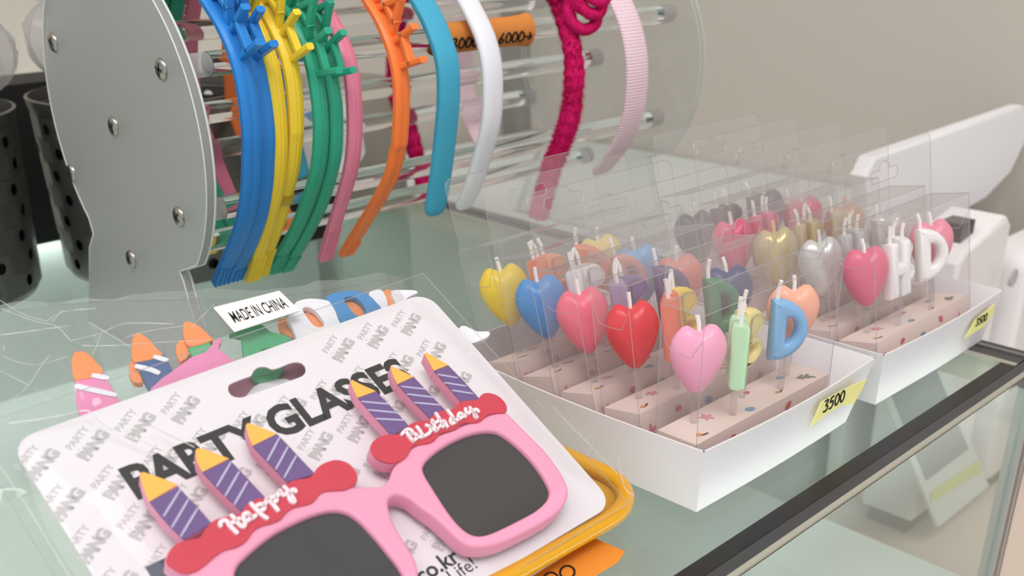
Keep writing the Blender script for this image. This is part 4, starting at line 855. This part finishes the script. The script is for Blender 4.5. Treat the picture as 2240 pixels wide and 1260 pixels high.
for k, (dx, dy, zz_, rr_, col, nm) in enumerate(((.074, -.030, .205, .030, 'a08078', 'brown'), (-.012, -.055, .212, .032, 'b98a86', 'rosy'), (.156, -.030, .208, .028, '8f9480', 'olive green'))):
    cx, cy = .214+dx, .985+dy
    r = root('wrapped_favour', (cx, cy, zz_-.05), 'cellophane wrapped %s party favour sticking out of the steel bucket' % nm, 'party favour', 'wrapped favours in the bucket')
    mb = MB(); V = []; n, m_ = 18, 12
    for j in range(m_+1):
        t = math.pi*j/m_
        for i in range(n):
            p = 2*math.pi*i/n; d = Vector((math.sin(t)*math.cos(p), math.sin(t)*math.sin(p), math.cos(t))); q = rr_*.55*(1+.25*noise.noise(d*2.5+Vector((k*7, 0, 0))))
            V.append((cx+d.x*q, cy+d.y*q, zz_+d.z*q*1.3-.01))
    mb.add(V, [(j*n+i, j*n+(i+1) % n, (j+1)*n+(i+1) % n, (j+1)*n+i) for j in range(m_) for i in range(n)]); obj('sweets', mb, mat('sweets_'+str(k), col, .6, var=.35), r)
    mb = MB(); V = []; n, m_ = 34, 16
    for j in range(m_+1):
        f = j/m_; prof_ = rr_*(1.0*math.sin(math.pi*min(f*1.25, 1))**.6 if f < .72 else .25+(f-.72)*3.2)+.002
        for i in range(n):
            p = 2*math.pi*i/n; w = 1+.28*ridged(math.cos(p)+f*.6, math.sin(p)+f, 2.2, k*9)+.15*math.sin(9*p+k)*f
            V.append((cx+math.cos(p)*prof_*w, cy+math.sin(p)*prof_*w, zz_-rr_*1.2+f*rr_*3.2))
    mb.add(V, [(j*n+i, j*n+(i+1) % n, (j+1)*n+(i+1) % n, (j+1)*n+i) for j in range(m_) for i in range(n)]); obj('wrapping', mb, M_WRAP, r, True, angle=25)
mb = MB(); mb.box((.33, 1.10, .0003), (.45, 1.18, .16)); slabk = obj('storage_box', mb, mat('black_card', '151414', .6), None, False, label='black storage box behind the steel buckets', cat='box', base=(.39, 1.14, .0003))
# ribbed beige pot and card at the back
cx, cy, rb = .665, 1.02, .095
r = root('ribbed_pot', (cx, cy, 0), 'beige ribbed round pot standing behind the orange headband', 'pot')
mb = MB(); n = 140; V = []
prof_ = [(.006, .0005), (rb-.02, .0005), (rb-.006, .004), (rb, .016), (rb, .07), (rb, .135), (rb-.004, .137), (rb-.006, .13), (rb-.006, .02), (.006, .012)]
for q, (rr_, z) in enumerate(prof_):
    for i in range(n):
        t = 2*math.pi*i/n; w = rr_*(1+(.008 if i % 2 and 2 <= q <= 5 else 0)); V.append((cx+w*math.cos(t), cy+w*math.sin(t), z))
mb.add(V, [(j*n+i, j*n+(i+1) % n, (j+1)*n+(i+1) % n, (j+1)*n+i) for j in range(len(prof_)-1) for i in range(n)]); obj('ribbed_wall', mb, mat('beige_clay', '9d958a', .7), r, True, angle=50)
TP = Plane((0, .885, 0), (1, 0, 0), (0, .12, 1))
r = root('display_card', TP.at(*TP.uv((725, 366))), 'white card with a blue corner leaning on the ribbed pot', 'card')
cardpx = [(655, 372), (650, 250), (745, 215), (782, 222), (798, 335), (788, 352), (700, 372)]
mb = MB(); put(mb, flat([[TP.uv(p) for p in cardpx]], .002), TP, 0); obj('paper', mb, M_WHITE, r, False)
mb = MB(); put(mb, flat([[TP.uv(p) for p in ((660, 250), (745, 220), (725, 300))]], 0), TP, .0013); obj('blue_corner', mb, mat('card_blue', '6f9cc0', .5), r, False)
mb = MB(); mb.box((.51, .90, .0003), (.60, .955, .045)); obj('gift_box', mb, mat('black_card', '151414'), None, False, label='small black box lying in front of the ribbed pot', cat='box', base=(.555, .93, .0003))

# ------------------------------------------------------------------ beyond the counter end
TZ = -.29
r = root('side_table', (1.02, .3, -1.0), 'low pinkish beige side table beyond the counter end', 'table')
mb = MB(); mb.box((.785, -.35, TZ-.03), (1.265, .48, TZ)); obj('table_top', mb, mat('table_beige', 'dcc9bb', .5, .3), r, False)
for x in (.80, 1.225):
    for y in (-.33, .44): mb = MB(); mb.box((x, y, -1.0), (x+.025, y+.025, TZ-.03)); obj('leg', mb, M_ALU, r, False)
r = root('low_cabinet', (1.03, .9, -1.0), 'pale grey low cabinet in the corner behind the candle trays', 'cabinet')
mb = MB(); mb.box((.79, .50, -1.0), (1.262, 1.285, -.045)); obj('body', mb, mat('cabinet_grey', 'c9cbc6', .5), r, False)
mb = MB(); mb.box((.785, .495, -.0448), (1.264, 1.286, -.03)); obj('top', mb, mat('cabinet_top', 'ccd2cd', .35), r, False)
MY = .375; c_ = onplane((2112, 505), (0, MY, 0), np.array([0, 1.0, 0])); xm, zm = c_[0], c_[2]-.027
FP = Plane((0, MY+.03, 0), (1, 0, 0), (0, 0, 1))
r = root('card_printer', (xm+.05, MY+.03, TZ), 'tall white slanted machine with a black top slot beyond the counter end', 'machine')
xr = onplane((2200, 560), (0, MY, 0), np.array([0, 1.0, 0]))[0]
mb = MB(); put(mb, flat([[(xm, TZ+.02), (xr+.012, TZ+.02), (xr, zm+.012), (xr-.012, zm+.022), (xm+.012, zm+.006), (xm, zm-.006)]], .06, .005), FP, 0); obj('casing', mb, mat('machine_white', 'e8e3e2', .4), r)
mb = MB(); mb.box((xm+.006, MY+.008, TZ+.0003), (xr+.006, MY+.052, TZ+.0202)); obj('black_base', mb, M_BLACK, r, False)
mb = MB(); mb.box((xm+.022, MY+.012, zm+.004), (xm+.048, MY+.034, zm+.026)); obj('black_slot', mb, M_BLACK, r, False)
l0 = onplane((2205, 597), (0, MY-.02, 0), np.array([0, 1.0, 0])); t0 = onplane((2235, 575), (0, MY-.02, 0), np.array([0, 1.0, 0]))
r = root('coin_unit', (l0[0]+.07, MY, TZ), 'low white machine with a round grey badge beside the tall slanted one', 'machine')
mb = MB(); put(mb, flat([rrect(xr+.016, 1.255, TZ+.02, t0[2], .02, 5)], .05, .006), Plane((0, MY+.006, 0), (1, 0, 0), (0, 0, 1)), 0); obj('casing', mb, mat('machine_white', 'e8e3e2'), r)
mb = MB(); mb.box((xr+.022, MY-.012, TZ+.0003), (1.245, MY+.026, TZ+.0202)); obj('black_base', mb, M_BLACK, r, False)
mb = MB(); mb.tube([(l0[0]+.02, MY-.0195, l0[2]-.01), (l0[0]+.02, MY-.017, l0[2]-.01)], .009, 16); obj('grey_badge', mb, mat('badge_grey', 'b9b5b5', .5), r)
PY = .472; WPn = Plane((0, PY, 0), (1, 0, 0), (0, 0, 1))
r = root('leaflet_bin', (1.08, PY, TZ), 'wide white bin with a curved end behind the white machines', 'bin')
o_ = [WPn.uv(p) for p in ((1897, 341), (1940, 326), (2224, 229), (2233, 262), (2226, 310), (2195, 375), (2140, 432), (2080, 466))]
mb = MB(); put(mb, flat([o_+[(o_[-1][0]-.02, o_[-1][1]-.03), (o_[-1][0]-.03, TZ), (o_[0][0]+.02, TZ), (o_[0][0]+.005, o_[0][1]-.06), (o_[0][0]-.014, o_[0][1]-.016)]], .018, .003), WPn, 0); obj('shell', mb, mat('panel_white', 'efedee', .4), r)
SG = .352; SPn = Plane((0, SG, 0), (1, 0, 0), (0, 0, 1))
r = root('sign_stand', SPn.at(*SPn.uv((2060, 1150))), 'white framed slanted sign with a yellow strip seen through the showcase glass', 'sign')
q_ = [SPn.uv(p) for p in ((1932, 872), (2048, 1152), (2160, 1062), (2052, 795))]; q_[1] = (q_[1][0], max(q_[1][1], TZ+.001))
mb = MB(); put(mb, flat([q_], .004), SPn, 0); obj('panel', mb, mat('sign_white', 'dfe4e2', .5), r, False)
L_ = lambda a, b, t: tuple(np.array(a)*(1-t)+np.array(b)*t)
i_ = [L_(q_[0], q_[3], .10), L_(L_(q_[0], q_[1], .62), L_(q_[3], q_[2], .62), .10), L_(L_(q_[0], q_[1], .62), L_(q_[3], q_[2], .62), .9), L_(q_[0], q_[3], .9)]
mb = MB(); put(mb, flat([i_], .0006), SPn, -.0024 if SPn.n[1] > 0 else .0024); obj('grey_field', mb, mat('sign_grey', '8d9293', .5), r, False)
y_ = [SPn.uv(p) for p in ((2030, 1075), (2030, 1098), (2140, 1030), (2135, 1005))]
mb = MB(); put(mb, flat([y_], .0008), SPn, -.0028 if SPn.n[1] > 0 else .0028); obj('yellow_strip', mb, mat('strip_yellow', 'd7dc8c', .6), r, False)
# white card boxes on the shelf inside the showcase
for k, (x, y, w, d, h, a) in enumerate(((.50, .33, .15, .10, .03, .1), (.10, .36, .20, .12, .02, -.15), (-.05, .62, .22, .16, .03, .05))):
    c, s_ = math.cos(a), math.sin(a); mb = MB(); f_ = lambda v: (x+c*v[0]-s_*v[1], y+s_*v[0]+c*v[1], -.1998+v[2])
    r = root('shelf_box', (x, y, -.1998), ('white lidded card box on the inner shelf under the candle tray', 'pale green card box on the inner shelf below the yellow tray', 'cream card box on the inner shelf below the cellophane sleeve')[k], 'box', 'boxes inside the showcase')
    mm = (M_WHITE, mat('pale_green_card', 'b9c4ae', .6), mat('cream_card', 'd9d0bd', .6))[k]
    mb.box((-w/2, -d/2, 0), (w/2, d/2, h*.6), M=f_); obj('body', mb, mm, r, False)
    mb = MB(); mb.box((-w/2-.002, -d/2-.002, h*.6), (w/2+.002, d/2+.002, h), M=f_); obj('lid', mb, mm, r, False)
